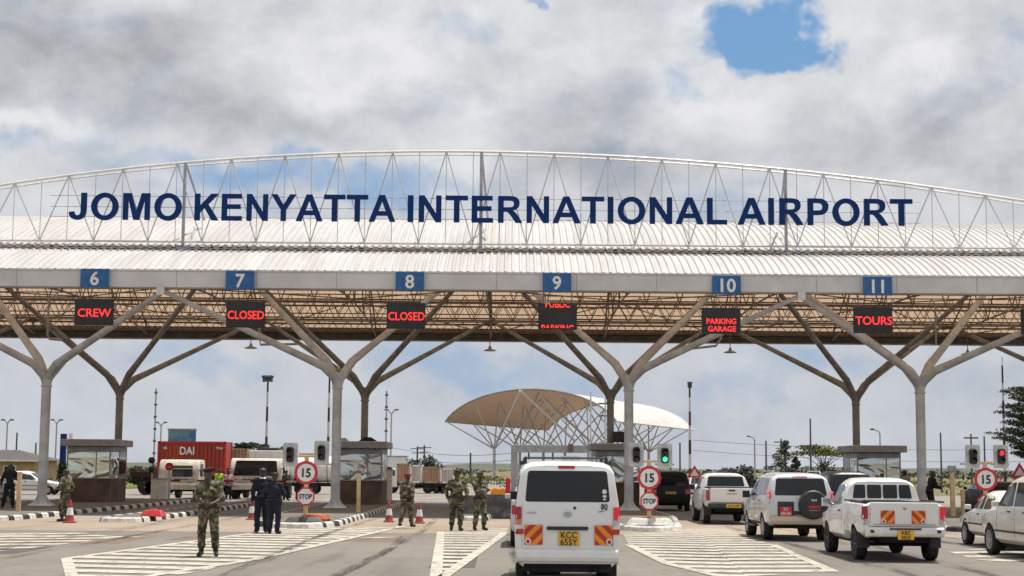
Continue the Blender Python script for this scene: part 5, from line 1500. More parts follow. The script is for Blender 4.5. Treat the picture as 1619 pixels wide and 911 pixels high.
saloon('tall cream off-road wagon cut by the right edge of the photo', (12.05, 33.3, 0), rad(1.5), P_w2, L=4.6, H=1.80, W=.90, tall=True, r=.355, cat='off-road car', name='off_roader')
saloon('silver hatchback waiting ahead of the white van, mostly hidden by it', (.80, 38.6, 0), 0, P_sil, L=3.9, H=1.50, W=.83, tall=True, r=.29)
saloon('black off-road car in the shade right of the 15 sign', (7.35, 73.8, 0), 0, P_blk, L=4.7, H=1.86, W=.93, tall=True, r=.37, glass='glass', name='off_roader', cat='off-road car')
saloon('dark off-road car between the silver off-road car and the pickup, only its roof showing', (12.9, 60.5, 0), 0, P_dkg, L=4.7, H=1.88, W=.92, tall=True, r=.37, glass='glass', name='off_roader', cat='off-road car')
saloon('dark hatchback behind the right-hand speed sign', (21.6, 70.0, 0), 0, P_dkg, L=4.2, H=1.50, W=.84, tall=True, r=.30)
pl = at_y(20, 780, 103)
saloon('white saloon parked side-on beyond the leftmost column', (pl.x - 1.4, 103, .012), rad(-90), P_dkr, L=4.7, H=1.50, W=.86)
saloon('white car nose at the left edge behind the man in black', (at_y(-34, 780, 74).x, 71, .004), rad(-8), P_dkr, L=4.2, H=1.48, W=.84, tall=True)
saloon('silver car far off behind the double cab pickup', (at_y(1103, 770, 112).x, 112, .012), rad(176), P_sil, L=4.4, H=1.5, W=.85, detail=False)
# ------------------------------------------------------------------ toll booths
def booth(x, y0, label, film='film', clutter=False, w=2.12, d=3.2):
    b = empty('toll_booth', (x, y0, .16), 0, label, 'booth', 'booths on the toll islands')
    q = MB(); q.box((0, d / 2, .55), (w, d, 1.10)); q.build('brick_base', M['brick'], b, bevel=.012)
    q = MB(); q.box((0, d / 2, 1.125), (w + .06, d + .06, .05)); q.build('sill', M['roofslab'], b, bevel=.01)
    zt, zb = 2.66, 1.15
    fr = MB()
    for sx in (-1, 1):
        for yy in (.03, d - .03): fr.box((sx * (w / 2 - .03), yy, (zb + zt) / 2), (.06, .06, zt - zb))
        fr.box((sx * (w / 2 - .03), d * .52, (zb + zt) / 2), (.055, .055, zt - zb))
    fr.box((0, d / 2, zt - .13), (w - .02, d - .02, .26))
    fr.box((.36, .028, (zb + zt) / 2 - .12), (.04, .045, zt - zb - .26))
    fr.build('frame', M['steel_grey'], b, bevel=.006)
    for x0, x1 in ((-w / 2 + .07, .335), (.39, w / 2 - .07)):
        g = MB(); g.box(((x0 + x1) / 2, .02, (zb + zt) / 2 - .13), (x1 - x0, .014, zt - zb - .28)); g.build('front_window', M[film], b)
    for sx in (-1, 1):
        for ya, yb in ((.07, d * .50), (d * .545, d - .07)):
            g = MB(); g.box((sx * (w / 2 - .018), (ya + yb) / 2, (zb + zt) / 2 - .13), (.014, yb - ya, zt - zb - .28)); g.build('side_window', M['film_grey' if ya < .1 else 'glass_grey'], b)
    g = MB(); g.box((0, d - .02, (zb + zt) / 2 - .13), (w - .14, .014, zt - zb - .28)); g.build('rear_window', M['glass_grey'], b)
    q = MB(); q.box((0, d / 2 - .05, zt + .165), (w + .46, d + .6, .31)); r_ = q.build('roof', M['roofslab'], b, bevel=.012)
    q = MB(); q.box((0, d / 2 - .05, zt + .328), (w + .40, d + .54, .02)); q.build('roof_edge', M['white'], r_)
    q = MB(); q.box((0, d / 2, 1.4), (w * .5, .5, .9)); q.box((.3, d * .4, 1.65), (.4, .3, .35)); q.build('counter', M['black'], b)
    q = MB(); q.box((w / 2 + .005, .28, 1.55), (.03, .05, .5)); q.build('door_handle', M['chrome'], b)
    if clutter:
        o = MB(); o.frust((.25, 1.2, 0), (.95, .7), (.3, .3), .22); c = o.build('tarpaulin', M['black_cloth']); c.location = (x, y0, .16 + zt + .34); tag(c, 'dark crumpled bundle lying on the booth roof', 'bundle')
        o = MB(); o.frust((-.85, .3, 0), (.5, .5), (.2, .3), .16); c = o.build('floodlight', M['steel_grey']); c.location = (x, y0, .16 + zt + .34); tag(c, 'small tilted floodlight on the booth roof by the front column', 'floodlight')
booth(XC[1], 76.6, 'brick-based booth with warped silver window film, at the left edge of the plaza')
booth(XC[2] + .35, 76.6, 'brick-based booth with grey windows and a dark bundle on its roof', 'film_grey', True)
booth(XC[3], 76.6, 'booth mostly hidden behind the white van', 'film_grey')
booth(XC[4] - .15, 76.6, 'pale booth with bright window reflections behind the near pickup', 'film_grey')
# dark loudspeaker box on the rear column above the white van
p = at_y(978, 691, 81.6)
o = MB(); o.box((0, 0, 0), (.66, .3, .55)); o.tube((0, .1, 0), (-.2, .5, 0), .04, n=6); c = o.build('display_back', M['led_case'], bevel=.02); c.location = p; tag(c, 'small black box fixed to the rear column above the white van', 'box')

# ------------------------------------------------------------------ speed sign, stop sign and twin signals
def octagon(r): return [(r * math.cos(math.pi / 8 + k * math.pi / 4), r * math.sin(math.pi / 8 + k * math.pi / 4)) for k in range(8)]
def signpost(px, py15, pystop, base, Y, lit, label, group, scallop=False):
    p15 = at_y(px, py15, Y); x = p15.x
    t = empty('speed_sign', (x, Y, .16), 0, 'cream post with red-ringed 15 sign, %s' % label, 'road sign', 'speed signs on the island noses')
    z15 = p15.z - .16
    q = MB(); q.box((0, .06, (z15 + .55) / 2), (.13, .09, z15 + .55)); q.build('post', M['yellow'], t, bevel=.008)
    q = MB(); q.box((0, .055, z15 + .52), (.50, .07, .07)); q.build('crossbar', M['yellow'], t, bevel=.008)
    r = .375
    n = 36
    q = MB(); prof = [(.001, -.02), (r, -.02), (r, .0), (.001, .005)]
    q.lathe(prof, n if not scallop else 48, axis='y', c=(0, 0, z15))
    if scallop:
        q.v = [(a * (1 + .035 * math.cos(14 * math.atan2(c - z15, a))), b_, z15 + (c - z15) * (1 + .035 * math.cos(14 * math.atan2(c - z15, a)))) for a, b_, c in q.v]
    q.build('speed_disc', M['red_sign'], t)
    q = MB(); q.lathe([(.001, -.026), (r * .76, -.026), (r * .76, -.021)], 36, axis='y', c=(0, 0, z15)); q.build('disc_face', M['sign_white'], t)
    text_obj('numerals', '15', .27, (-.01, -.032, z15), M['black'], t, .006, .028, .92)
    if pystop:
        ps = at_y(px, pystop, Y); zs = ps.z - .16; ro = .31
        q = MB(); q.prism([(a, zs + b_) for a, b_ in octagon(ro)], -.02, .0, 'y'); q.build('stop_plate', M['red_sign'], t)
        q = MB(); q.prism([(a, zs + b_) for a, b_ in octagon(ro * .83)], -.026, -.021, 'y'); q.build('stop_face', M['sign_white'], t)
        text_obj('stop_text', 'STOP', .15, (0, -.032, zs), M['navy'] if px < 600 else M['black'], t, .005, .030, .80)
    
    zs_ = at_y(px, 734, Y).z - .16
    for sx in (-1, 1): q = MB(); q.box((sx * .50, .085, zs_), (.60, .035, .05)); q.build('signal_arm', M['steel_grey'], t)
    return t, x, z15
def signal(px, py, Y, state, label):
    p = at_y(px, py, Y)
    s = empty('traffic_signal', (p.x, Y, p.z), 0, label, 'traffic light', 'traffic lights on the island noses')
    q = MB(); q.prism(rrect(-.24, -.38, .24, .38, .06), .0, .03, 'y'); q.build('backing_board', M['signal_board'], s)
    q = MB(); q.prism(rrect(-.115, -.24, .115, .24, .07), -.10, .0, 'y'); q.build('housing', M['plastic'], s)
    for zz, nm in ((.115, 'red'), (-.115, 'green')):
        on = state == nm
        m_ = M['lamp_' + nm] if on else M['lens_dark']
        q = MB(); q.lathe([(.001, -.125), (.07, -.115), (.085, -.10)], 16, axis='y', c=(0, 0, zz)); q.build('lens', m_, s, smooth=60)
        q = MB()
        pts = [(math.cos(a) * .097, zz + math.sin(a) * .097) for a in np.linspace(-.3, math.pi + .3, 12)]
        inn = [(math.cos(a) * .088, zz + math.sin(a) * .088) for a in np.linspace(math.pi + .3, -.3, 12)]
        q.prism(pts + inn, -.22, -.10, 'y'); q.build('visor', M['plastic'], s)
    q = MB(); q.tube((0, .05, -.38), (0, .05, .12 - .16 - p.z + .16), .03, n=6) if False else q.box((0, .05, 0), (.06, .04, .5)); q.build('bracket', M['steel_grey'], s)
    return s
Y2 = 51.2
signpost(484, 747.5, 785, 826, Y2, None, 'above a STOP octagon, left of the bundle-topped booth', '')
signpost(1026.5, 755.5, 792.5, 832, 50.6, None, 'notched rim, above a STOP octagon by the white van', '', True)
signpost(1558.5, 758, 796, 835, 51.6, None, 'behind the white saloon at the right', '', True)
signal(459, 719, Y2, None, 'unlit signal left of the first 15 sign, by the officers')
signal(508.5, 716, Y2, None, 'unlit signal right of the first 15 sign, touching the grey column')
signal(1006, 719, 50.6, None, 'unlit signal over the white van roof, left of the notched 15 sign')
signal(1051, 720.5, 50.6, 'green', 'signal showing green, right of the white van')
signal(1538, 722, 51.6, None, 'unlit signal left of the right-hand 15 sign')
signal(1582.5, 722, 51.6, 'red', 'signal showing red at the far right')
for px, Y in ((484, Y2), (1028, 50.6), (1562, 51.6)):
    x = at_y(px, 750, Y).x
    q = MB(); q.lathe([(.50, 0), (.52, .08), (.46, .20), (.40, .23), (.01, .24)], 10)
    q.v = [(a * (1.1 if px != 484 else .95), b, c_) for a, b, c_ in q.v]
    o = q.build('orange_footing', M['planter']); o.location = (x + (.28 if px == 484 else 0), Y + .30, .165)
    tag(o, 'low orange painted block round the sign post at %s' % {484: 'the striped island nose', 1028: 'the whitewashed nose by the van', 1562: 'the right-hand island'}[px], 'kerb block')
    q = MB(); q.frust((0, 0, 0), (1.5, 1.1), (1.15, .8), .22)
    o = q.build('nose_block', M['kerb_white'] if px != 484 else M['dark_concrete'], bevel=.03); o.location = (x, Y - .25, .158 if px == 1 else .16)
    if px == 484: o.scale = (.8, .9, .7)
    tag(o, 'sloped painted concrete foot in front of the %s speed sign' % {484: 'left', 1028: 'middle', 1562: 'right'}[px], 'concrete block')
    o.location.z = .158; o.location.y = Y - .1
# red block and planters
p = on_z(243, 806, .17)
q = MB(); q.frust((0, 0, 0), (.80, .7), (.58, .45), .22); q.frust((0, 0, .22), (.3, .25), (.22, .16), .05); o = q.build('red_block', M['red'], bevel=.05); o.location = (at_y(243, 806, 55.2).x, 55.2, .16); tag(o, 'red plastic block on the nose of the narrow divider', 'barrier block')
# bollard posts
for px, Y, h, lab in ((30, 60, 1.45, 'cream post beside the man in black at the left'), (567, 62, 1.50, 'cream post in front of the booth by the grey column'), (1522, 66, 1.0, 'short cream post left of the right-hand speed sign'),):
    q = MB(); q.box((0, 0, h / 2), (.15, .13, h)); q.box((0, 0, h + .01), (.18, .16, .03)); o = q.build('bollard_post', M['yellow'], bevel=.01); o.location = (at_y(px, 780, Y).x, Y, .158); tag(o, lab, 'post', 'cream posts on the islands')
# cones
cone0 = None
for px, py, lab, k in ((110, 827, 'red and white traffic cone beside the sideways soldier', 1.05), (398, 822, 'traffic cone half hidden behind the officers', 1.0), (615, 826, 'traffic cone left of the red beret soldier', 1.0), (663, 828, 'traffic cone right of the red beret soldier', 1.0)):
    p = on_z(px, py)
    if cone0 is None:
        t = empty('traffic_cone', (p.x, p.y, .012), 0)
        q = MB(); q.box((0, 0, .02), (.38, .38, .04)); q.build('foot', M['cone_orange'], t, bevel=.015)
        q = MB(); q.lathe([(.145, .04), (.110, .235), (.074, .466), (.035, .70), (.02, .71)], 20); q.build('cone_body', M['cone_orange'], t, smooth=40)
        q = MB(); q.lathe([(.115, .235), (.079, .465)], 20); q.build('reflective_sleeve', M['sign_white'], t, smooth=40)
        cone0 = t; c = t
    else:
        c = copy_tree(cone0); c.location = (p.x, p.y, .012)
    c.scale = (k, k, k); tag(c, lab, 'traffic cone', 'traffic cones at the lane mouths')
# barrier machine with boom
p = at_y(252, 792, 84)
t = empty('barrier_gate', (p.x, 84, .16), 0, 'white cabinet with a long white boom across lane 7', 'barrier')
q = MB(); q.box((0, 0, .53), (.78, .6, 1.06)); q.build('cabinet', M['white'], t, bevel=.02)
q = MB(); q.box((0, 0, 1.08), (.84, .66, .06)); q.build('cabinet_lid', M['steel_grey'], t, bevel=.01)
q = MB(); q.path([(.55, -.1, 0), (.55, -.1, 1.0), (.75, -.1, 1.05)], .035, 6); q.build('guard_pipe', M['white'], t)
q = MB(); q.box((3.6, .1, .98), (7.2, .05, .10)); q.build('boom', M['white'], t)
q = MB()
for k in range(5): q.box((.8 + k * 1.4, .1, .98), (.5, .056, .104))
q.build('boom_band', M['redcloth'], t)
p = at_y(618, 790, 88)
t = empty('barrier_gate', (p.x, 86, .16), 0, 'slim white barrier cabinet right of the booth with the bundle', 'barrier')
q = MB(); q.box((0, 0, .8), (.42, .4, 1.6)); q.build('cabinet', M['white'], t, bevel=.02)
q = MB(); q.box((0, 0, 1.65), (.46, .44, .08)); q.build('cabinet_lid', M['steel_grey'], t)
for px, py, Y, lab in ((616, 750, 87, 'black signal on a pole behind the booth with the bundle'), (241, 735, 84, 'black signal on a pole between the left booth and the red container')):
    p = at_y(px, py, Y); t = empty('signal_pole', (p.x, Y, .16), 0, lab, 'traffic light', 'small black signals behind the booths')
    q = MB(); q.tube((0, 0, 0), (0, 0, p.z - .16 + .1), .05, n=8); q.build('pole', M['yellow'] if px == 241 else M['steel_grey'], t)
    q = MB()
    for zz in (-.2, .2): q.lathe([(.10, -.16), (.17, -.08), (.19, 0), (.17, .08), (.10, .16)], 12, c=(-.02, -.12, p.z - .16 + zz * 1.2))
    q.build('lamp_head', M['plastic'], t)
# round red sign held up in front of the cream truck
p = at_y(268, 738, 84.5)
t = empty('stop_disc', (p.x, 84.5, .16), 0, 'small red disc sign on a pole in front of the cream truck', 'road sign')
q = MB(); q.tube((0, 0, 0), (0, 0, p.z - .1), .03, n=6); q.build('pole', M['steel_grey'], t)
q = MB(); q.lathe([(.001, -.02), (.22, -.02), (.22, 0)], 20, axis='y', c=(0, -.04, p.z - .16)); q.build('disc', M['red_sign'], t)
q = MB(); q.box((0, -.065, p.z - .18), (.2, .01, .07)); q.build('bar', M['pink'], t)
# grey jersey barriers right of the pair of soldiers
for k, (px, Y, s_) in enumerate(((786, 61, 1.0), (812, 63, 1.0))):
    x = at_y(px, 800, Y).x
    q = MB(); q.prism([(-.32, 0), (-.30, .12), (-.12, .38), (-.09, .86), (.09, .86), (.12, .38), (.30, .12), (.32, 0)], -1.3, 1.3, 'y')
    o = q.build('jersey_barrier', M['dark_concrete'], bevel=.02); o.location = (x, Y + k * .4, .008); o.rotation_euler = (0, 0, rad(62 if k else 80)); tag(o, ('grey concrete barrier just left of the white van' if k else 'grey concrete barrier behind the folded-arms soldier'), 'barrier', 'concrete barriers beside the van')
    o.location.z = .01
# ------------------------------------------------------------------ leafy things
def leaves(mb, centre, rad3, n, size, rng_, flat=1.0):
    cx, cy, cz = centre
    for _ in range(n):
        while True:
            x, y, z = (rng_.uniform(-1, 1) for _ in range(3)); d = x * x + y * y + z * z
            if .12 < d < 1: break
        p = Vector((cx + x * rad3[0], cy + y * rad3[1], cz + z * rad3[2]))
        nrm = Vector((rng_.gauss(0, 1), rng_.gauss(0, 1), rng_.gauss(0, 1) + .6)).normalized()
        u = nrm.orthogonal().normalized(); w = nrm.cross(u); s = size * rng_.uniform(.5, 1.2)
        mb.add([p - u * s, p + w * s * .5, p + u * s, p - w * s * .5], [(0, 1, 2, 3)])
def tree(name, label, px, Y, top_py, kind='round', width=4.0, leaf='foliage', seed=1, dens=1.0, base_z=0.0, group=None, lean=0.0):
    rg = random.Random(seed); X = at_y(px, 740, Y).x; H = at_y(px, top_py, Y).z - base_z
    t = empty(name, (X, Y, base_z), 0, label, 'bush' if name in ('bush', 'shrub') else 'tree', group)
    tr = MB(); r0 = max(.05, H * .022)
    fol = MB(); ls = max(.09, Y * .0011)
    cl = []
    if kind == 'flat':
        for k in range(16):
            a = rg.uniform(0, 6.28); d = rg.uniform(.1, 1) * width / 2; cl.append((math.cos(a) * d, math.sin(a) * d, H * rg.uniform(.76, .93), width * .19, H * .055))
        tk = H * .45
    elif kind == 'conifer':
        for k in range(22):
            f = (k + .5) / 22; z = H * (.22 + .76 * f); d = width / 2 * (1 - f) * rg.uniform(.35, 1); a = rg.uniform(0, 6.28); cl.append((math.cos(a) * d, math.sin(a) * d, z, width * .13 * (1.1 - f * .7), H * .05))
        tk = H * .93
    elif kind == 'bush':
        for k in range(14):
            a = rg.uniform(0, 6.28); d = rg.uniform(0, 1) * width * .36; z = H * rg.uniform(.2, .82) * (1 - .35 * d / (width * .4)); cl.append((math.cos(a) * d, math.sin(a) * d, z, width * .17, H * .18))
        tk = H * .4
    else:
        for k in range(18):
            a = rg.uniform(0, 6.28); d = rg.uniform(.1, 1) ** .6 * width * .38; z = H * (.62 + .30 * rg.uniform(-1, 1) * math.sqrt(max(0, 1 - (d / (width * .45)) ** 2))); cl.append((math.cos(a) * d, math.sin(a) * d, z, width * .13, H * .085))
        tk = H * .4
    tr.path([(0, 0, -.1), (lean * .3, 0, tk * .5), (lean, 0, tk)], [r0 * 1.4, r0, r0 * .7], 7)
    for (x, y, z, rx, rz_) in cl:
        s = Vector((lean, 0, tk * (.98 if kind != 'conifer' else min(.97, z / H)))); e_ = Vector((x + lean, y, z))
        mid = s.lerp(e_, .5) + Vector((0, 0, -.05 * H if kind != 'flat' else .04 * H))
        tr.path([s, mid, e_], [r0 * .45, r0 * .3, r0 * .12], 5)
        leaves(fol, (x + lean, y, z), (rx, rx, rz_), int(90 * dens), ls, rg)
    tr.build('trunk', M['bark'], t, smooth=60)
    fol.build('crown' if name not in ('bush', 'shrub') else 'foliage', M[leaf], t, recalc=False)
    return t
tree('bush', 'dark green rounded bush behind the flatbed boxes', 676, 150, 713, 'bush', 4.6, 'foliage_dark', 3, 1.6)
tree('bush', 'low dark bush left of the rounded one behind the flatbed', 650, 152, 722, 'bush', 3.4, 'foliage_dark', 4, 1.2)
tree('tree', 'small round-topped grey green tree left of the double cab pickup roof', 1163, 210, 728, 'bush', 6.0, 'foliage_grey', 5, 1.3)
tree('tree', 'sparse pointed grey tree behind the silver off-road car', 1242, 170, 697, 'conifer', 6.0, 'foliage_grey', 6, .55)
tree('tree', 'slim second stem of grey leaves right of the sparse tree', 1258, 176, 722, 'conifer', 3.2, 'foliage_grey', 16, .6)
tree('tree', 'flat-crowned yellow green acacia left of the right-hand booth', 1302, 180, 702, 'flat', 7.6, 'foliage_yellow', 7, 1.2)
tree('bush', 'grey green undergrowth below the acacia', 1300, 182, 727, 'bush', 6.5, 'foliage_grey', 8, 1.1)
tree('tree', 'far palm-like tree top above the beige container', 384, 190, 697, 'flat', 5.0, 'foliage_dark', 9, 1.0)
tree('shrub', 'small dark bush right of the left booth', 219, 140, 733, 'bush', 4.2, 'foliage', 10, 1.2)
tree('shrub', 'clipped dark green shrub behind the sideways soldier', 104, 108, 716, 'bush', 1.4, 'foliage_dark', 11, 1.5)
tree('tree', 'dark leafy tree top over the white tanker', 432, 175, 702, 'flat', 4.6, 'foliage_dark', 19, 1.0)
# the feathery tree at the right edge
rg = random.Random(5); Yb = 95
xb = at_y(1640, 740, Yb).x
t = empty('tree', (xb, Yb, 0), 0, 'layered acacia with feathery dark boughs reaching in from the right edge', 'tree')
tr = MB(); fo = MB()
tr.path([(0, 0, -.1), (.2, 0, 2.5), (.1, 0, 5.2)], [.22, .16, .08], 8)
for (px, py, L) in ((1596, 618, 1.0), (1600, 640, 1.2), (1590, 652, 1.3), (1602, 668, 1.2), (1583, 682, 1.5), (1590, 694, 1.4), (1608, 705, 1.0), (1612, 625, 1.0), (1612, 655, 1.0), (1606, 682, 1.1), (1612, 715, .8), (1630, 610, 1.4), (1645, 640, 1.6), (1650, 680, 1.5), (1635, 700, 1.3)):
    p = at_y(px, py, Yb) - Vector((xb, Yb, 0)); z0 = max(1.6, p.z - 1.2)
    for s_ in (0, 1, 2):
        e_ = p + Vector((rg.uniform(-.1, .3), (s_ - 1) * 1.4, rg.uniform(-.12, .12)))
        tr.path([(0.1, 0, z0), (p.x * .55, e_.y * .5, (z0 + e_.z) / 2 + .3), e_], [.06, .04, .012], 5)
        for k in range(7):
            f = k / 6; q = Vector((p.x * .55, e_.y * .5, (z0 + e_.z) / 2 + .3)).lerp(e_, f)
            leaves(fo, q + Vector((0, 0, .03 + rg.uniform(-.08, .08))), (.30 * L, .35, .10), 30, .075, rg)
        leaves(fo, e_, (.42 * L, .35, .09), 50, .075, rg)
tr.build('trunk', M['bark'], t, smooth=60); fo.build('crown', M['foliage'], t, recalc=False)

# distant low tree line and scrub: one mass nobody could count
rg = random.Random(12)
mb = MB()
for k in range(300):
    px = rg.uniform(-150, 1780); Y = rg.uniform(420, 700)
    if 745 < px < 1085 and rg.random() < .4: continue
    hgt = rg.uniform(1.0, 3.0) * (1.1 if px > 1085 else .7)
    x = at_y(px, 740, Y).x; leaves(mb, (x, Y, hgt * .45), (rg.uniform(1.5, 9), 4, hgt * .55), 40, .7, rg)
o = mb.build('far_scrub', M['foliage_grey'], recalc=False); o['kind'] = 'stuff'  # pale grey-green leaf colour stands in for haze over the distance
mb = MB()
for k in range(170):
    px = rg.choice([rg.uniform(60, 240), rg.uniform(700, 800), rg.uniform(1400, 1640), rg.uniform(1080, 1619)]); Y = rg.uniform(135, 300)
    if 200 < px < 600 and Y < 200: continue
    x = at_y(px, 740, Y).x; leaves(mb, (x, Y, .3), (rg.uniform(.8, 2.6), 1.5, rg.uniform(.25, .7)), 34, .22, rg)
o = mb.build('verge_scrub', M['foliage_yellow'], recalc=False); o['kind'] = 'stuff'
# low dry embankment beyond the road
mb = MB(); n = 60
for k in range(n + 1):
    x = -60 + 120 * k / n; hz_ = .9 + .5 * math.sin(k * .7) + .3 * math.sin(k * 1.9 + 1)
    mb.v += [(x, 336, -.1), (x, 345, hz_), (x, 365, hz_ * .9), (x, 380, -.1)]
for k in range(n):
    for j in range(3): a = k * 4 + j; mb.f.append((a, a + 4, a + 5, a + 1)); mb.mi.append(0)
o = mb.build('embankment', M['grass'], smooth=80, recalc=False); o['kind'] = 'structure'
mb = MB()
for k in range(81):
    x = -420 + 800 * k / 80; hz_ = 5 + 1.6 * math.sin(k * .35) + 1.0 * math.sin(k * .9 + 2)
    mb.v += [(x * 2.2, 1500, -1), (x * 2.2, 1560, hz_), (x * 2.2, 1800, -1)]
for k in range(80):
    for j in range(2): a = k * 3 + j; mb.f.append((a, a + 3, a + 4, a + 1)); mb.mi.append(0)
o = mb.build('hills', M['hazy_hill_scrub'], smooth=80, recalc=False); o['kind'] = 'structure'

# ------------------------------------------------------------------ masts, poles and lamps
def mast(px, top, Y, label, kind='flood', hs=1.0, group='tall masts beyond the toll'):
    p = at_y(px, top, Y); pb = at_y(px, 742, Y)
    t = empty('light_mast', (pb.x, Y, 0), 0, label, 'mast', group)
    H = p.z; r = Y * .00105
    nb = 7
    for k in range(nb):
        z0, z1 = H * k / nb, H * (k + 1) / nb
        m_ = MB(); m_.tube((0, 0, z0), (0, 0, z1), r * (.95 - .06 * k), r * (.90 - .06 * k), n=8); m_.build('pale_band' if k % 2 else 'dark_band', M['mast_white' if k % 2 else 'mast_red'], t)
    if kind == 'flood':
        q = MB()
        for zz, w_ in ((0, 1.0), (-.035, .8)):
            for s in (-1, 0, 1): q.box((s * r * 2.4 * w_ * hs, -r, H + zz * H), (r * 2.1 * hs, r * 2.0, r * 1.6), rot=Matrix.Rotation(s * .35, 3, 'Y'))
        q.tube((-r * 3 * hs, 0, H * .985), (r * 3 * hs, 0, H * .985), r * .5, n=5); q.build('floodlight_head', M['far_post'], t)
    if kind == 'whip':
        q = MB(); q.tube((0, 0, H), (0, 0, H * 1.07), r * .3, n=5); q.build('rod', M['mast_white'], t)
    return t
mast(420, 596, 210, 'dark and pale banded mast with floodlights left of the blue officers signals')
mast(518, 598, 230, 'banded mast without lamps right behind the officers island', 'whip')
mast(1091, 606, 250, 'slim banded mast with a small lamp head right of the far canopy', hs=.4)
mast(1589, 578, 190, 'banded mast beside the feathery tree on the right', 'whip')
def lattice_pole(px, top, Y, label):
    p = at_y(px, top, Y); t = empty('radio_mast', (p.x, Y, 0), 0, label, 'mast', 'thin knotted masts')
    q = MB(); q.tube((0, 0, 0), (0, 0, p.z), Y * .0005, n=6); q.build('pole', M['steel_grey'], t)
    q = MB(); z = 2.0
    while z < p.z: q.lathe([(Y * .0007, -.12), (Y * .0012, 0), (Y * .0007, .12)], 6, c=(0, 0, z)); z += p.z / 8
    q.build('insulator', M['far_post'], t)
lattice_pole(247, 614, 160, 'thin knotted mast left of the red container')
lattice_pole(611.5, 618, 160, 'thin knotted mast right of the booth with the bundle')
def street_lamp(px, top, Y, label, arm=-1, double=False):
    p = at_y(px, top, Y); t = empty('street_lamp', (p.x, Y, 0), 0, label, 'street lamp', 'street lamps far off')
    q = MB(); r = Y * .0006; q.tube((0, 0, 0), (0, 0, p.z * .93), r, r * .7, n=6)
    for s in ((-1, 1) if double else (arm,)): q.path([(0, 0, p.z * .93), (s * p.z * .02, 0, p.z * .97), (s * p.z * (.05 if double else .10), 0, p.z)], r * .7, 5)
    q.build('pole', M['steel_grey'], t)
    for s in ((-1, 1) if double else (arm,)): q = MB(); q.box((s * p.z * (.07 if double else .125), 0, p.z), (p.z * .055, .3, .16)); q.build('lantern', M['far_post'], t)
street_lamp(1193, 690, 200, 'street lamp rising left of the sparse tree', -1)
street_lamp(1391, 679, 160, 'street lamp whose head shows over the right-hand booth', -1)
street_lamp(619, 648, 190, 'twin-arm street lamp right of the knotted mast', 1, True)
street_lamp(255, 668, 190, 'short twin-arm street lamp behind the blue board', 1, True)
street_lamp(12, 664, 170, 'twin-arm street lamp above the ochre house', 1, True)
street_lamp(90, 664, 190, 'slim lamp post right of the leftmost column', 1, True)
poles = []
for px, top, Y, cross, lab in ((1211, 697, 190, 0, 'bare pole between the lamp and the sparse tree'), (1281, 662, 170, 0, 'tall dark pole at the acacia'), (1235, 694, 210, 1, 'thin pole left of the sparse tree crown'), (1487, 684, 150, 0, 'dark pole right of the front column behind the pickup'), (1535, 686, 150, 1, 'pole behind the unlit right-hand signal'), (1556, 690, 160, 0, 'pole above the right-hand 15 sign'),
                         (660, 706, 260, 1, 'first power pole behind the flatbed boxes'), (671, 704, 265, 1, 'second power pole behind the dark bush'), (744, 716, 280, 0, 'power pole left of the far canopy'), (1060, 716, 260, 0, 'pole right of the green signal'), (1075, 700, 230, 0, 'taller pole between the green signal and the banded mast'),
                         (27, 684, 200, 0, 'thin pole right of the lamp over the house'), (57, 700, 230, 0, 'short pole left of the leftmost column'), (934, 620, 140, 0, 'thin pale pole rising in front of the far canopy'), (957, 628, 142, 1, 'second thin pole in front of the far canopy')):
    p = at_y(px, top, Y); t = empty('utility_pole', (p.x, Y, 0), 0, lab, 'pole', 'poles on the skyline')
    q = MB(); q.tube((0, 0, 0), (0, 0, p.z), Y * .00062, Y * .0005, n=6); q.build('shaft', M['far_post' if px not in (934, 957) else 'steel'], t)
    if cross: q = MB(); q.box((0, 0, p.z * .93), (Y * .009, .12, .14)); q.box((0, 0, p.z * .80), (Y * .007, .12, .12)); q.build('crossarm', M['far_post'], t)
for (xa, ya, xb_, yb, Y, lab) in ((1095, 696, 1700, 708, 240, 'upper power line on the right'), (1095, 712, 1700, 728, 240, 'lower power line on the right'), (620, 708, 812, 716, 262, 'upper power line left of the far canopy'), (620, 722, 812, 727, 262, 'lower power line left of the far canopy')):
    A, B = at_y(xa, ya, Y), at_y(xb_, yb, Y); c = (A + B) / 2; n = 24
    q = MB(); q.path([A.lerp(B, k / n) - c - Vector((0, 0, .8 * (1 - (2 * k / n - 1) ** 2))) for k in range(n + 1)], .035, 4); o = q.build('power_line', M['wire']); o.location = c; tag(o, lab + ', sagging thinly across the sky', 'cable', 'power lines')

# ------------------------------------------------------------------ second, distant canopy
ang = math.atan2(17, 48)
t = empty('toll_canopy', (2.7, 257, 0), -ang, 'smaller distant barrel canopy with a white top and tan underside, on lattice legs', 'canopy')
W2, L2, ZE, RZ = 14.6, 54, 9.6, 5.2
prof = [(W2 * math.sin(a), ZE + RZ * (math.cos(a) - math.cos(1.25)) / (1 - math.cos(1.25))) for a in np.linspace(-1.25, 1.25, 25)]
prof = [(x / math.sin(1.25), z) for x, z in prof]
def vault(dz, name, m_, flare=True):
    mb = MB(); ny = 10
    for j in range(ny + 1):
        y = L2 * j / ny
        for x, z in prof: mb.v.append((x, y + (abs(x) / W2 * 0), z + dz))
    n = len(prof)
    for j in range(ny):
        for k in range(n - 1): a = j * n + k; mb.f.append((a, a + 1, a + 1 + n, a + n)); mb.mi.append(0)
    return mb.build(name, m_, t, smooth=80, recalc=False)
vault(0, 'roof_membrane', M['membrane'])
for y in (0, L2):
    q = MB(); q.path([(x, y, z) for x, z in prof], .16, 6); q.build('edge_arch', M['truss_white'] if y else M['steel_brown'], t)
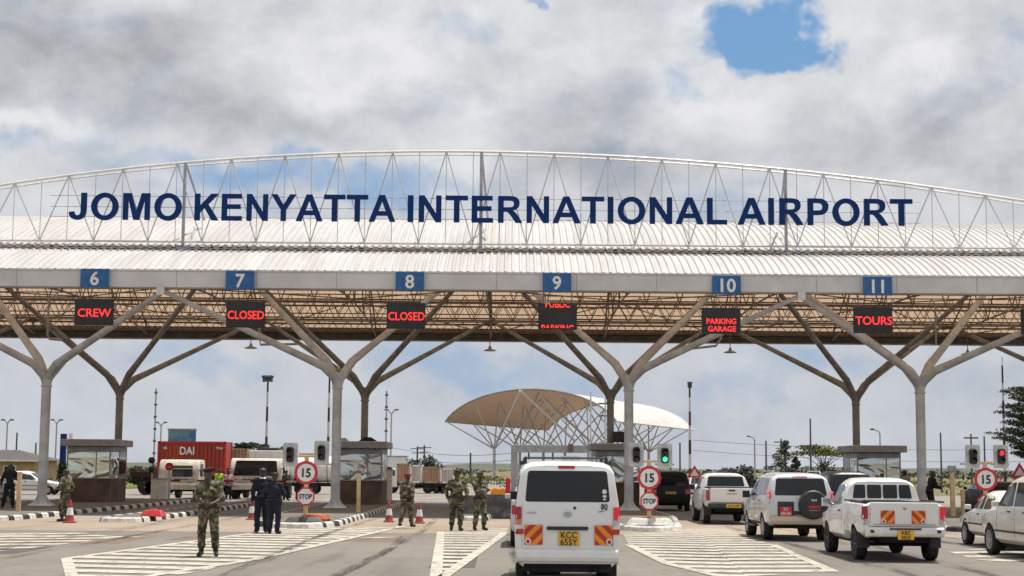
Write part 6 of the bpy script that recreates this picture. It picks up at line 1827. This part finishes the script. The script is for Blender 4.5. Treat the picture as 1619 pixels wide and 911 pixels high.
for s in (-1, 1): q = MB(); q.tube((s * W2, 0, ZE), (s * W2, L2, ZE), .16, n=6); q.build('eave_beam', M['steel'], t)
for yy in (6, 19, 32, 45):
    for s in (-1, 1):
        q = MB(); q.tube((s * 8.2, yy, 0), (s * 8.2, yy, 5.4), .26, n=8)
        for dx, dy, zt in ((6.1, -6, ZE - .1), (6.1, 6, ZE - .1), (-6.5, -6, 14.0), (-6.5, 6, 14.0), (1.5, -6, 13.2), (1.5, 6, 13.2)):
            q.tube((s * 8.2, yy, 5.2), (s * (8.2 + dx), yy + dy, zt), .13, .09, n=6)
        q.build('branching_leg', M['steel'], t)
for sx, yy in ((0, -.2), (0, 9)):              # pale inverted V props in the open end
    q = MB(); q.tube((-1.5, yy, 14.6), (-7.4, yy + 5, 6.2), .20, n=6); q.tube((-1.5, yy, 14.6), (6.4, yy + 5, 6.4), .20, n=6); q.build('prop', M['truss_white'], t)
# grey gantry frame between the two canopies
p0, p1 = at_y(813, 745, 118), at_y(940, 745, 118)
t = empty('gantry', (p0.x, 118, 0), 0, 'boxy grey portal frame seen over the white van roof', 'gantry')
zt = at_y(860, 704, 118).z; zb_ = at_y(860, 716, 118).z
q = MB(); q.box((0, 0, zt / 2), (.5, .5, zt)); q.build('post', M['steel_grey'], t, bevel=.02)
q = MB(); q.box((p1.x - p0.x, 0, zt / 2), (.5, .5, zt)); q.build('post', M['steel_grey'], t, bevel=.02)
q = MB(); q.box(((p1.x - p0.x) / 2, -.004, (zt + zb_) / 2 + .01), (p1.x - p0.x + .5, .55, zt - zb_)); q.build('beam', M['steel_grey'], t, bevel=.02)
for px in (836, 874): q = MB(); q.box((at_y(px, 720, 118).x - p0.x, 0, zb_ - .25), (.12, .2, .5)); q.build('hanger', M['plastic'], t)
q = MB(); q.box((at_y(902, 722, 118).x - p0.x, -.1, zb_ - .5), (1.4, .2, .55)); q.build('sign_panel', M['sign_white'], t)
q = MB(); q.box((at_y(902, 712, 118).x - p0.x, -.35, zt - .2), (.35, .3, .6)); q.build('camera_box', M['truss_dark'], t)
# things by the far road: bright barrier, yellow cones, warning signs
for px, py, w_, h_, Y, mt_, lab in ((803, 770, .35, 1.3, 100, 'red_sign', 'tall red water barrier left of the white van'), (795, 766, .6, .5, 112, 'orange', 'orange drum left of the red barrier'), (783, 767, .7, .45, 116, 'orange', 'low orange and white board far behind the soldiers')):
    p = at_y(px, py, Y); q = MB(); q.frust((0, 0, 0), (w_, .4), (w_ * .8, .3), h_); q.frust((0, 0, h_), (w_ * .5, .2), (w_ * .4, .2), .06); o = q.build('road_barrier', M[mt_], bevel=.03); o.location = (p.x, Y, .012); tag(o, lab, 'barrier', 'bright barriers on the far road')
for px, py, Y, lab in ((1098, 746, 96, 'red triangular warning sign above the silver car'), (1612, 744, 80, 'red triangular warning sign at the right edge')):
    p = at_y(px, py, Y); t = empty('warning_sign', (p.x, Y, 0), 0, lab, 'road sign', 'triangular warning signs')
    q = MB(); q.tube((0, .04, 0), (0, .04, p.z), .035, n=6); q.build('pole', M['steel_grey'], t)
    q = MB(); q.prism([(-.45, p.z - .35), (.45, p.z - .35), (0, p.z + .40)], -.02, .02, 'y'); q.build('plate', M['red_sign'], t)
    q = MB(); q.prism([(-.26, p.z - .25), (.26, p.z - .25), (0, p.z + .18)], -.03, -.022, 'y'); q.build('face', M['sign_white'], t)
p = at_y(101, 686, 118); t = empty('totem_sign', (p.x, 118, 0), 0, 'tall navy totem left of the left booth', 'sign')
q = MB(); q.box((0, 0, p.z / 2), (.42, .3, p.z)); q.build('panel', M['navy'], t, bevel=.01)
q = MB(); q.box((0, 0, .15), (.7, .6, .3)); q.build('plinth', M['concrete'], t)
p = at_y(113, 708, 116); t = empty('round_sign', (p.x, 116, 0), 0, 'white pole with a small red disc at the corner of the left booth', 'road sign')
q = MB(); q.box((-.1, .06, p.z / 2 + .5), (.28, .05, p.z + 1.1)); q.build('pole', M['white'], t)
q = MB(); q.lathe([(.001, -.02), (.33, -.02), (.33, 0)], 20, axis='y', c=(0, 0, p.z)); q.build('disc', M['red_sign'], t)
q = MB(); q.lathe([(.001, -.03), (.12, -.03), (.12, -.022)], 14, axis='y', c=(0, 0, p.z)); q.build('disc_face', M['sign_white'], t)
# equipment head on the post near the right front column
p = at_y(1505, 741, 64); t = empty('camera_post', (p.x, 64, .158), 0, 'post with a dark camera box right of the man leaning to a car window', 'camera')
q = MB(); q.box((0, 0, (p.z - .16) / 2), (.17, .15, p.z - .16)); q.build('post', M['yellow'], t, bevel=.01)
q = MB(); q.box((0, 0, p.z - .16), (.30, .3, .24)); q.box((.08, -.16, p.z - .14), (.12, .08, .12)); q.build('camera_head', M['steel_grey'], t, bevel=.03)

# ------------------------------------------------------------------ ochre house at the left edge
Yh = 150; p = at_y(-8, 742, Yh); xr = at_y(56, 742, Yh).x
t = empty('house', (p.x, Yh, 0), 0, 'low ochre house with a dark hipped roof at the left edge', 'house')
w_ = (xr - p.x) * 2 ; ze = at_y(40, 727, Yh).z; zr = at_y(10, 711, Yh).z
q = MB(); q.box((w_ / 2 - w_ / 2, 3.5, ze / 2), (w_, 7, ze)); q.build('wall', M['house_wall'], t)
q = MB(); a = w_ / 2 + .7
q.v += [(-a, -.7, ze - .05), (a, -.7, ze - .05), (a, 7.7, ze - .05), (-a, 7.7, ze - .05), (-a * .45, 3.5, zr), (a * .25, 3.5, zr)]
for f in ((0, 1, 5, 4), (1, 2, 5), (2, 3, 4, 5), (3, 0, 4), (3, 2, 1, 0)): q.f.append(f); q.mi.append(0)
q.build('roof', M['roof_tile'], t)
q = MB(); q.box((0, -.72, ze - .08), (a * 2, .05, .18)); q.build('gutter', M['white'], t)
for x in (-2.0, 1.4): q = MB(); q.box((x, -.02, ze * .55), (1.2, .05, 1.1)); f_ = q.build('window', M['white'], t); q = MB(); q.box((x, -.05, ze * .55), (1.0, .02, .9)); q.build('pane', M['glass'], f_)

# ------------------------------------------------------------------ lorries, containers and tanker
def wheels_row(t, xs, y, r=.5, w=.3, z0=0):
    for x in xs:
        q = MB(); q.lathe([(r * .4, -w / 2), (r * .95, -w / 2), (r, -w / 2 + .05), (r, w / 2 - .05), (r * .95, w / 2), (r * .4, w / 2)], 18, axis='y', c=(x, y, r)); wl = q.build('wheel', M['rubber'], t, smooth=40)
        q = MB(); q.lathe([(r * .45, -w / 2 + .02), (r * .3, -w / 2 + .06), (.02, -w / 2 - .01)], 12, axis='y', c=(x, y, r)); q.build('hub', M['steel_grey'], wl)
def trailer(label, px0, px1, Y, boxes, deck=1.15, wheels=(), cab=None, cat='lorry', name='lorry', py_bottom=None):
    A, B = at_y(px0, 760, Y).x, at_y(px1, 760, Y).x
    t = empty(name, (A, Y, .012), 0, label, cat)
    q = MB(); q.box(((B - A) / 2, 1.25, deck - .15), (B - A, 2.4, .22)); q.box(((B - A) / 2, 1.25, deck - .42), (B - A - 1.0, .9, .3)); q.build('chassis', M['maroon' if name == 'lorry' else 'under'], t, bevel=.02)
    for s in (.35, 2.15):
        wheels_row(t, [at_y(w_, 770, Y).x - A for w_ in wheels], s)
    return t, A, B
def container(parent_loc, L, H, m_, label, name='shipping_container', D=2.44, text=None, group=None, posts='red'):
    t = empty(name, parent_loc, 0, label, 'container', group)
    q = MB(); q.box((L / 2, D / 2, H / 2), (L - .1, D - .1, H - .1)); q.build('shell', M[m_], t)
    q = MB()
    for x in (0.06, L - .06):
        for y in (.06, D - .06): q.box((x, y, H / 2), (.14, .14, H))
    for z in (.07, H - .07):
        for y in (.045, D - .045): q.box((L / 2, y, z), (L - .12, .11, .14))
    q.build('corner_frame', M[posts], t)
    n = int(L / .28); q = MB()
    for k in range(n): q.box((.15 + (k + .5) * (L - .3) / n, .035, H / 2), (.12, .05, H - .3))
    q.build('corrugation', M[m_], t)
    if text:
        for s, h, x, z, sx in text: text_obj('lettering', s, h, (x, -.002, z), M['sign_white'], t, .006, .02, sx)
    return t
Yc = 108
t, A, B = trailer('dark skeletal trailer under the red container', 232, 372, Yc, None, deck=1.35, wheels=(246, 256, 352, 362))
zc = 1.36; hred = at_y(300, 698, Yc).z - zc
xa = at_y(249, 720, Yc).x; xb_ = at_y(357, 720, Yc).x
container((xa, Yc, zc), xb_ - xa, hred, 'container_red', 'red corrugated shipping container marked with white letters, on the left trailer', text=[('DAI', .52, (xb_ - xa) * .43, hred * .72, .85), ('44', .2, .5, hred * .80, .8), ('TTNU', .16, (xb_ - xa) * .90, hred * .80, .8)])
xa2 = at_y(359, 720, 112).x; xb2 = at_y(391, 720, 112).x
container((xa2, 112, 1.36), xb2 - xa2, at_y(375, 709, 112).z - 1.36, 'container_beige', 'beige container between the red one and the white tanker', posts='canvas')
t2, _, _ = trailer('trailer under the beige container', 359, 398, 112, None, deck=1.35, wheels=(366, 376))
# blue hoarding above the red container
Yb_ = 140; p0, p1 = at_y(266, 698, Yb_), at_y(310, 680, Yb_)
t = empty('billboard', ((p0.x + p1.x) / 2, Yb_, 0), 0, 'blue green hoarding rising behind the red container', 'billboard')
q = MB(); q.box((0, 0, (p0.z + p1.z) / 2 - .3), (p1.x - p0.x, .25, p1.z - p0.z + .6)); q.build('panel', M['teal_sign'], t, bevel=.01)
q = MB(); q.box((0, -.05, p1.z + .03), (p1.x - p0.x + .1, .3, .16)); q.build('top_edge', M['steel_brown'], t)
for s in (-1, 1): q = MB(); q.tube((s * .8, .2, 0), (s * .8, .2, p0.z), .12, n=8); q.build('leg', M['steel_grey'], t)
# cab-over lorries facing us
def cab_truck(px0, px1, top, bottom, Y, label, m_='cream', big=False, side=True):
    A, B = at_y(px0, 760, Y).x, at_y(px1, 760, Y).x; W = B - A; zt = at_y((px0 + px1) / 2, top, Y).z
    t = empty('lorry', ((A + B) / 2, Y, .012), 0, label, 'lorry')
    zb = .75
    q = MB(); q.v = []
    prof = [(0, zb), (-.05, zb + .5), (.0, zb + 1.0), (.22, zt - .15), (.42, zt), (1.75, zt - .02), (1.85, zt - .2), (1.85, zb)]
    q.prism([(a, b) for a, b in prof], -W / 2, W / 2, 'x'); body = q.build('cab', M[m_], t, bevel=.10, segs=3); bake(body); body.data.polygons.foreach_set('use_smooth', [True] * len(body.data.polygons)); body.data.set_sharp_from_angle(angle=rad(35))
    bv = bvh_of(body)
    # the front faces -Y here, so 'rear' casts reach it
    if big: ws = [(-W * .43, zt - 1.02), (W * .43, zt - 1.02), (W * .39, zt - .14), (-W * .39, zt - .14)]
    else: ws = [(-W * .16, zt - .98), (W * .36, zt - .98), (W * .34, zt - .34), (-W * .16, zt - .34)]
    patch('windscreen', bv, round_poly(ws, .08), 'rear', M['glass_grey' if not big else 'glass'], t, .012)
    for s in ('left', 'right'): patch('side_window', bv, rrect(.40, zt - .95, 1.25, zt - .25, .07), s, M['glass_grey'], t, .012)
    q = MB(); q.box((0, -.10, zb - .02), (W * .98, .22, .34)); q.build('bumper', M[m_], t, bevel=.03)
    for s in (-1, 1):
        q = MB(); q.box((s * W * .36, -.218, zb + .0), (W * .16, .02, .14)); q.build('headlamp', M['tail_clear'], t)
        q = MB(); q.prism([(s * W * .22, zb + .30), (s * W * .40, zb + .42), (s * W * .42, zb + .32), (s * W * .26, zb + .20)], -.075, -.058, 'y'); q.build('red_flash', M['red'], t)
    q = MB(); q.box((0, -.075, zb + .36), (W * .5, .03, .10)); q.build('grille', M['plastic'], t)
    for s in (-1, 1):
        for yy in (.7, 4.6):
            q = MB(); q.lathe([(.20, -.15), (.46, -.15), (.48, -.1), (.48, .1), (.46, .15), (.20, .15)], 18, axis='x', c=(s * (W / 2 - .22), yy, .48)); q.build('wheel', M['rubber'], t, smooth=40)
        q = MB(); q.box((s * (W / 2 + .13), -.02, zt - .75), (.10, .07, .32)); q.tube((s * W / 2 * .95, .05, zt - .6), (s * (W / 2 + .16), -.02, zt - .6), .025, n=5); q.build('wing_mirror', M['plastic'], t)
    q = MB(); q.box((0, 3.6, .80), (W * .5, 6, .22)); q.box((0, 1.2, .6), (W * .8, 1.6, .3)); q.build('chassis', M['under'], t)
    return t
cab_truck(250, 314, 727, 790, 91, 'cream cab-over lorry with a small dark front window, left of the near soldier')
cab_truck(363, 445, 725, 790, 93, 'cream bus-like lorry with a wide brown windscreen behind the officers', big=True)
# white tanker
Yt = 112; A = at_y(393, 760, Yt).x; B = at_y(527, 760, Yt).x; zt = at_y(450, 713, Yt).z
t = empty('tanker', (A, Yt, .012), 0, 'long white box and tank lorry behind the left speed sign', 'tanker')
xm = at_y(455, 760, Yt).x - A; L = B - A
q = MB(); q.box((xm / 2, 1.25, (zt + .9) / 2), (xm, 2.5, zt - .9)); q.build('box_body', M['white'], t, bevel=.04)
q = MB()
r1 = (zt - .35 - .85) / 2; zc = .85 + r1
q.v = []; q.lathe([(.05, xm - .1), (.8 * r1, xm), (r1, xm + .35), (r1, L - .4), (.8 * r1, L), (.05, L + .08)], 24, axis='x', c=(0, 1.25, zc)); q.build('tank', M['white'], t, smooth=45)
for x in np.linspace(xm + .5, L - .5, 4): q = MB(); q.lathe([(r1 + .03, x - .05), (r1 + .03, x + .05)], 24, axis='x', c=(0, 1.25, zc)); q.build('tank_band', M['steel_grey'], t)
q = MB(); q.box(((xm + L) / 2, 1.25, zt - .22), (L - xm - 1.2, .7, .14)); q.build('catwalk', M['yellow'], t)
q = MB(); q.box((xm * .45, 1.2, zt + .10), (xm * .55, 1.6, .18)); q.build('roof_hatch', M['black'], t, bevel=.03)
q = MB(); q.box((L / 2, 1.25, .68), (L, 1.1, .26)); q.build('chassis', M['under'], t)
for s in (.35, 2.15): wheels_row(t, (1.2, 2.2, L - 2.4, L - 1.5), s, .40)
# flatbed with boxes
Yf = 120; A = at_y(611, 760, Yf).x
t = empty('lorry', (A, Yf, .012), 0, 'flatbed lorry with a white cab carrying a row of pale and rusty boxes', 'lorry')
xq = lambda px: at_y(px, 760, Yf).x - A
zt = at_y(650, 734, Yf).z; zcab = at_y(618, 741, Yf).z; L = xq(722)
q = MB(); q.prism([(0, .45), (0, 1.3), (.35, zcab), (xq(628), zcab), (xq(628), .45)], 0, 2.3, 'y'); q.build('cab', M['white'], t, bevel=.06)
q = MB(); q.prism([(.22, 1.30), (.42, zcab - .15), (xq(624), zcab - .15), (xq(624), 1.30)], -.012, -.002, 'y'); q.build('side_window', M['glass_grey'], t)
q = MB(); q.box(((xq(628) + L) / 2, 1.2, .68), (L - xq(628), 2.2, .16)); q.box(((xq(628) + L) / 2, 1.2, .5), (L - xq(628) - .6, 1.0, .2)); q.build('chassis', M['maroon'], t)
for s in (.35, 2.05): wheels_row(t, (xq(619), xq(676), xq(690), xq(700)), s, .36)
for pa, pb, m_, tp, lab in ((627, 647, 'box_rust', 733, 'rusty tan box next to the white cab'), (648, 667, 'box_white', 735, 'ribbed cream box second on the flatbed'), (668, 695, 'box_rust', 738, 'pinkish rusty box third on the flatbed'), (696, 718, 'box_white', 740, 'clean white box at the end of the flatbed')):
    zt_ = at_y(pa, tp, Yf).z
    xx0, xx1 = at_y(pa, 760, Yf).x, at_y(pb, 760, Yf).x
    container((xx0, Yf + .02, .79), xx1 - xx0, zt_ - .79, m_, lab, 'cargo_box', 2.3, posts='canvas' if 'rust' in m_ else 'white', group='boxes on the flatbed')
xa = at_y(607, 740, 150).x; xb_ = at_y(641, 740, 150).x
t = empty('white_shed', (xa, 150, 0), 0, 'plain white box body behind the flatbed cab', 'shed')
q = MB(); zz = at_y(624, 722, 150).z; q.box(((xb_ - xa) / 2, 1.5, zz / 2), (xb_ - xa, 3, zz)); q.build('wall', M['white'], t, bevel=.03)
q = MB(); q.box(((xb_ - xa) / 2, 1.5, zz + .04), (xb_ - xa + .2, 3.2, .08)); q.build('roof', M['roofslab'], t)
# dark trailer front left of the cream lorry
A = at_y(206, 760, 104).x; B = at_y(243, 760, 104).x
t = empty('lorry', (A, 104, .012), 0, 'rust red flatbed end with a black wheel right of the left booth', 'lorry')
q = MB(); q.box(((B - A) / 2, 1.2, 1.35), (B - A, 2.3, .35)); q.build('deck', M['maroon'], t, bevel=.02)
q = MB(); q.box(((B - A) * .72, 1.2, 1.0), ((B - A) * .5, 1.8, .6)); q.build('chassis', M['under'], t)
for s in (.3, 2.0): wheels_row(t, ((B - A) * .62, (B - A) * .92), s, .5)
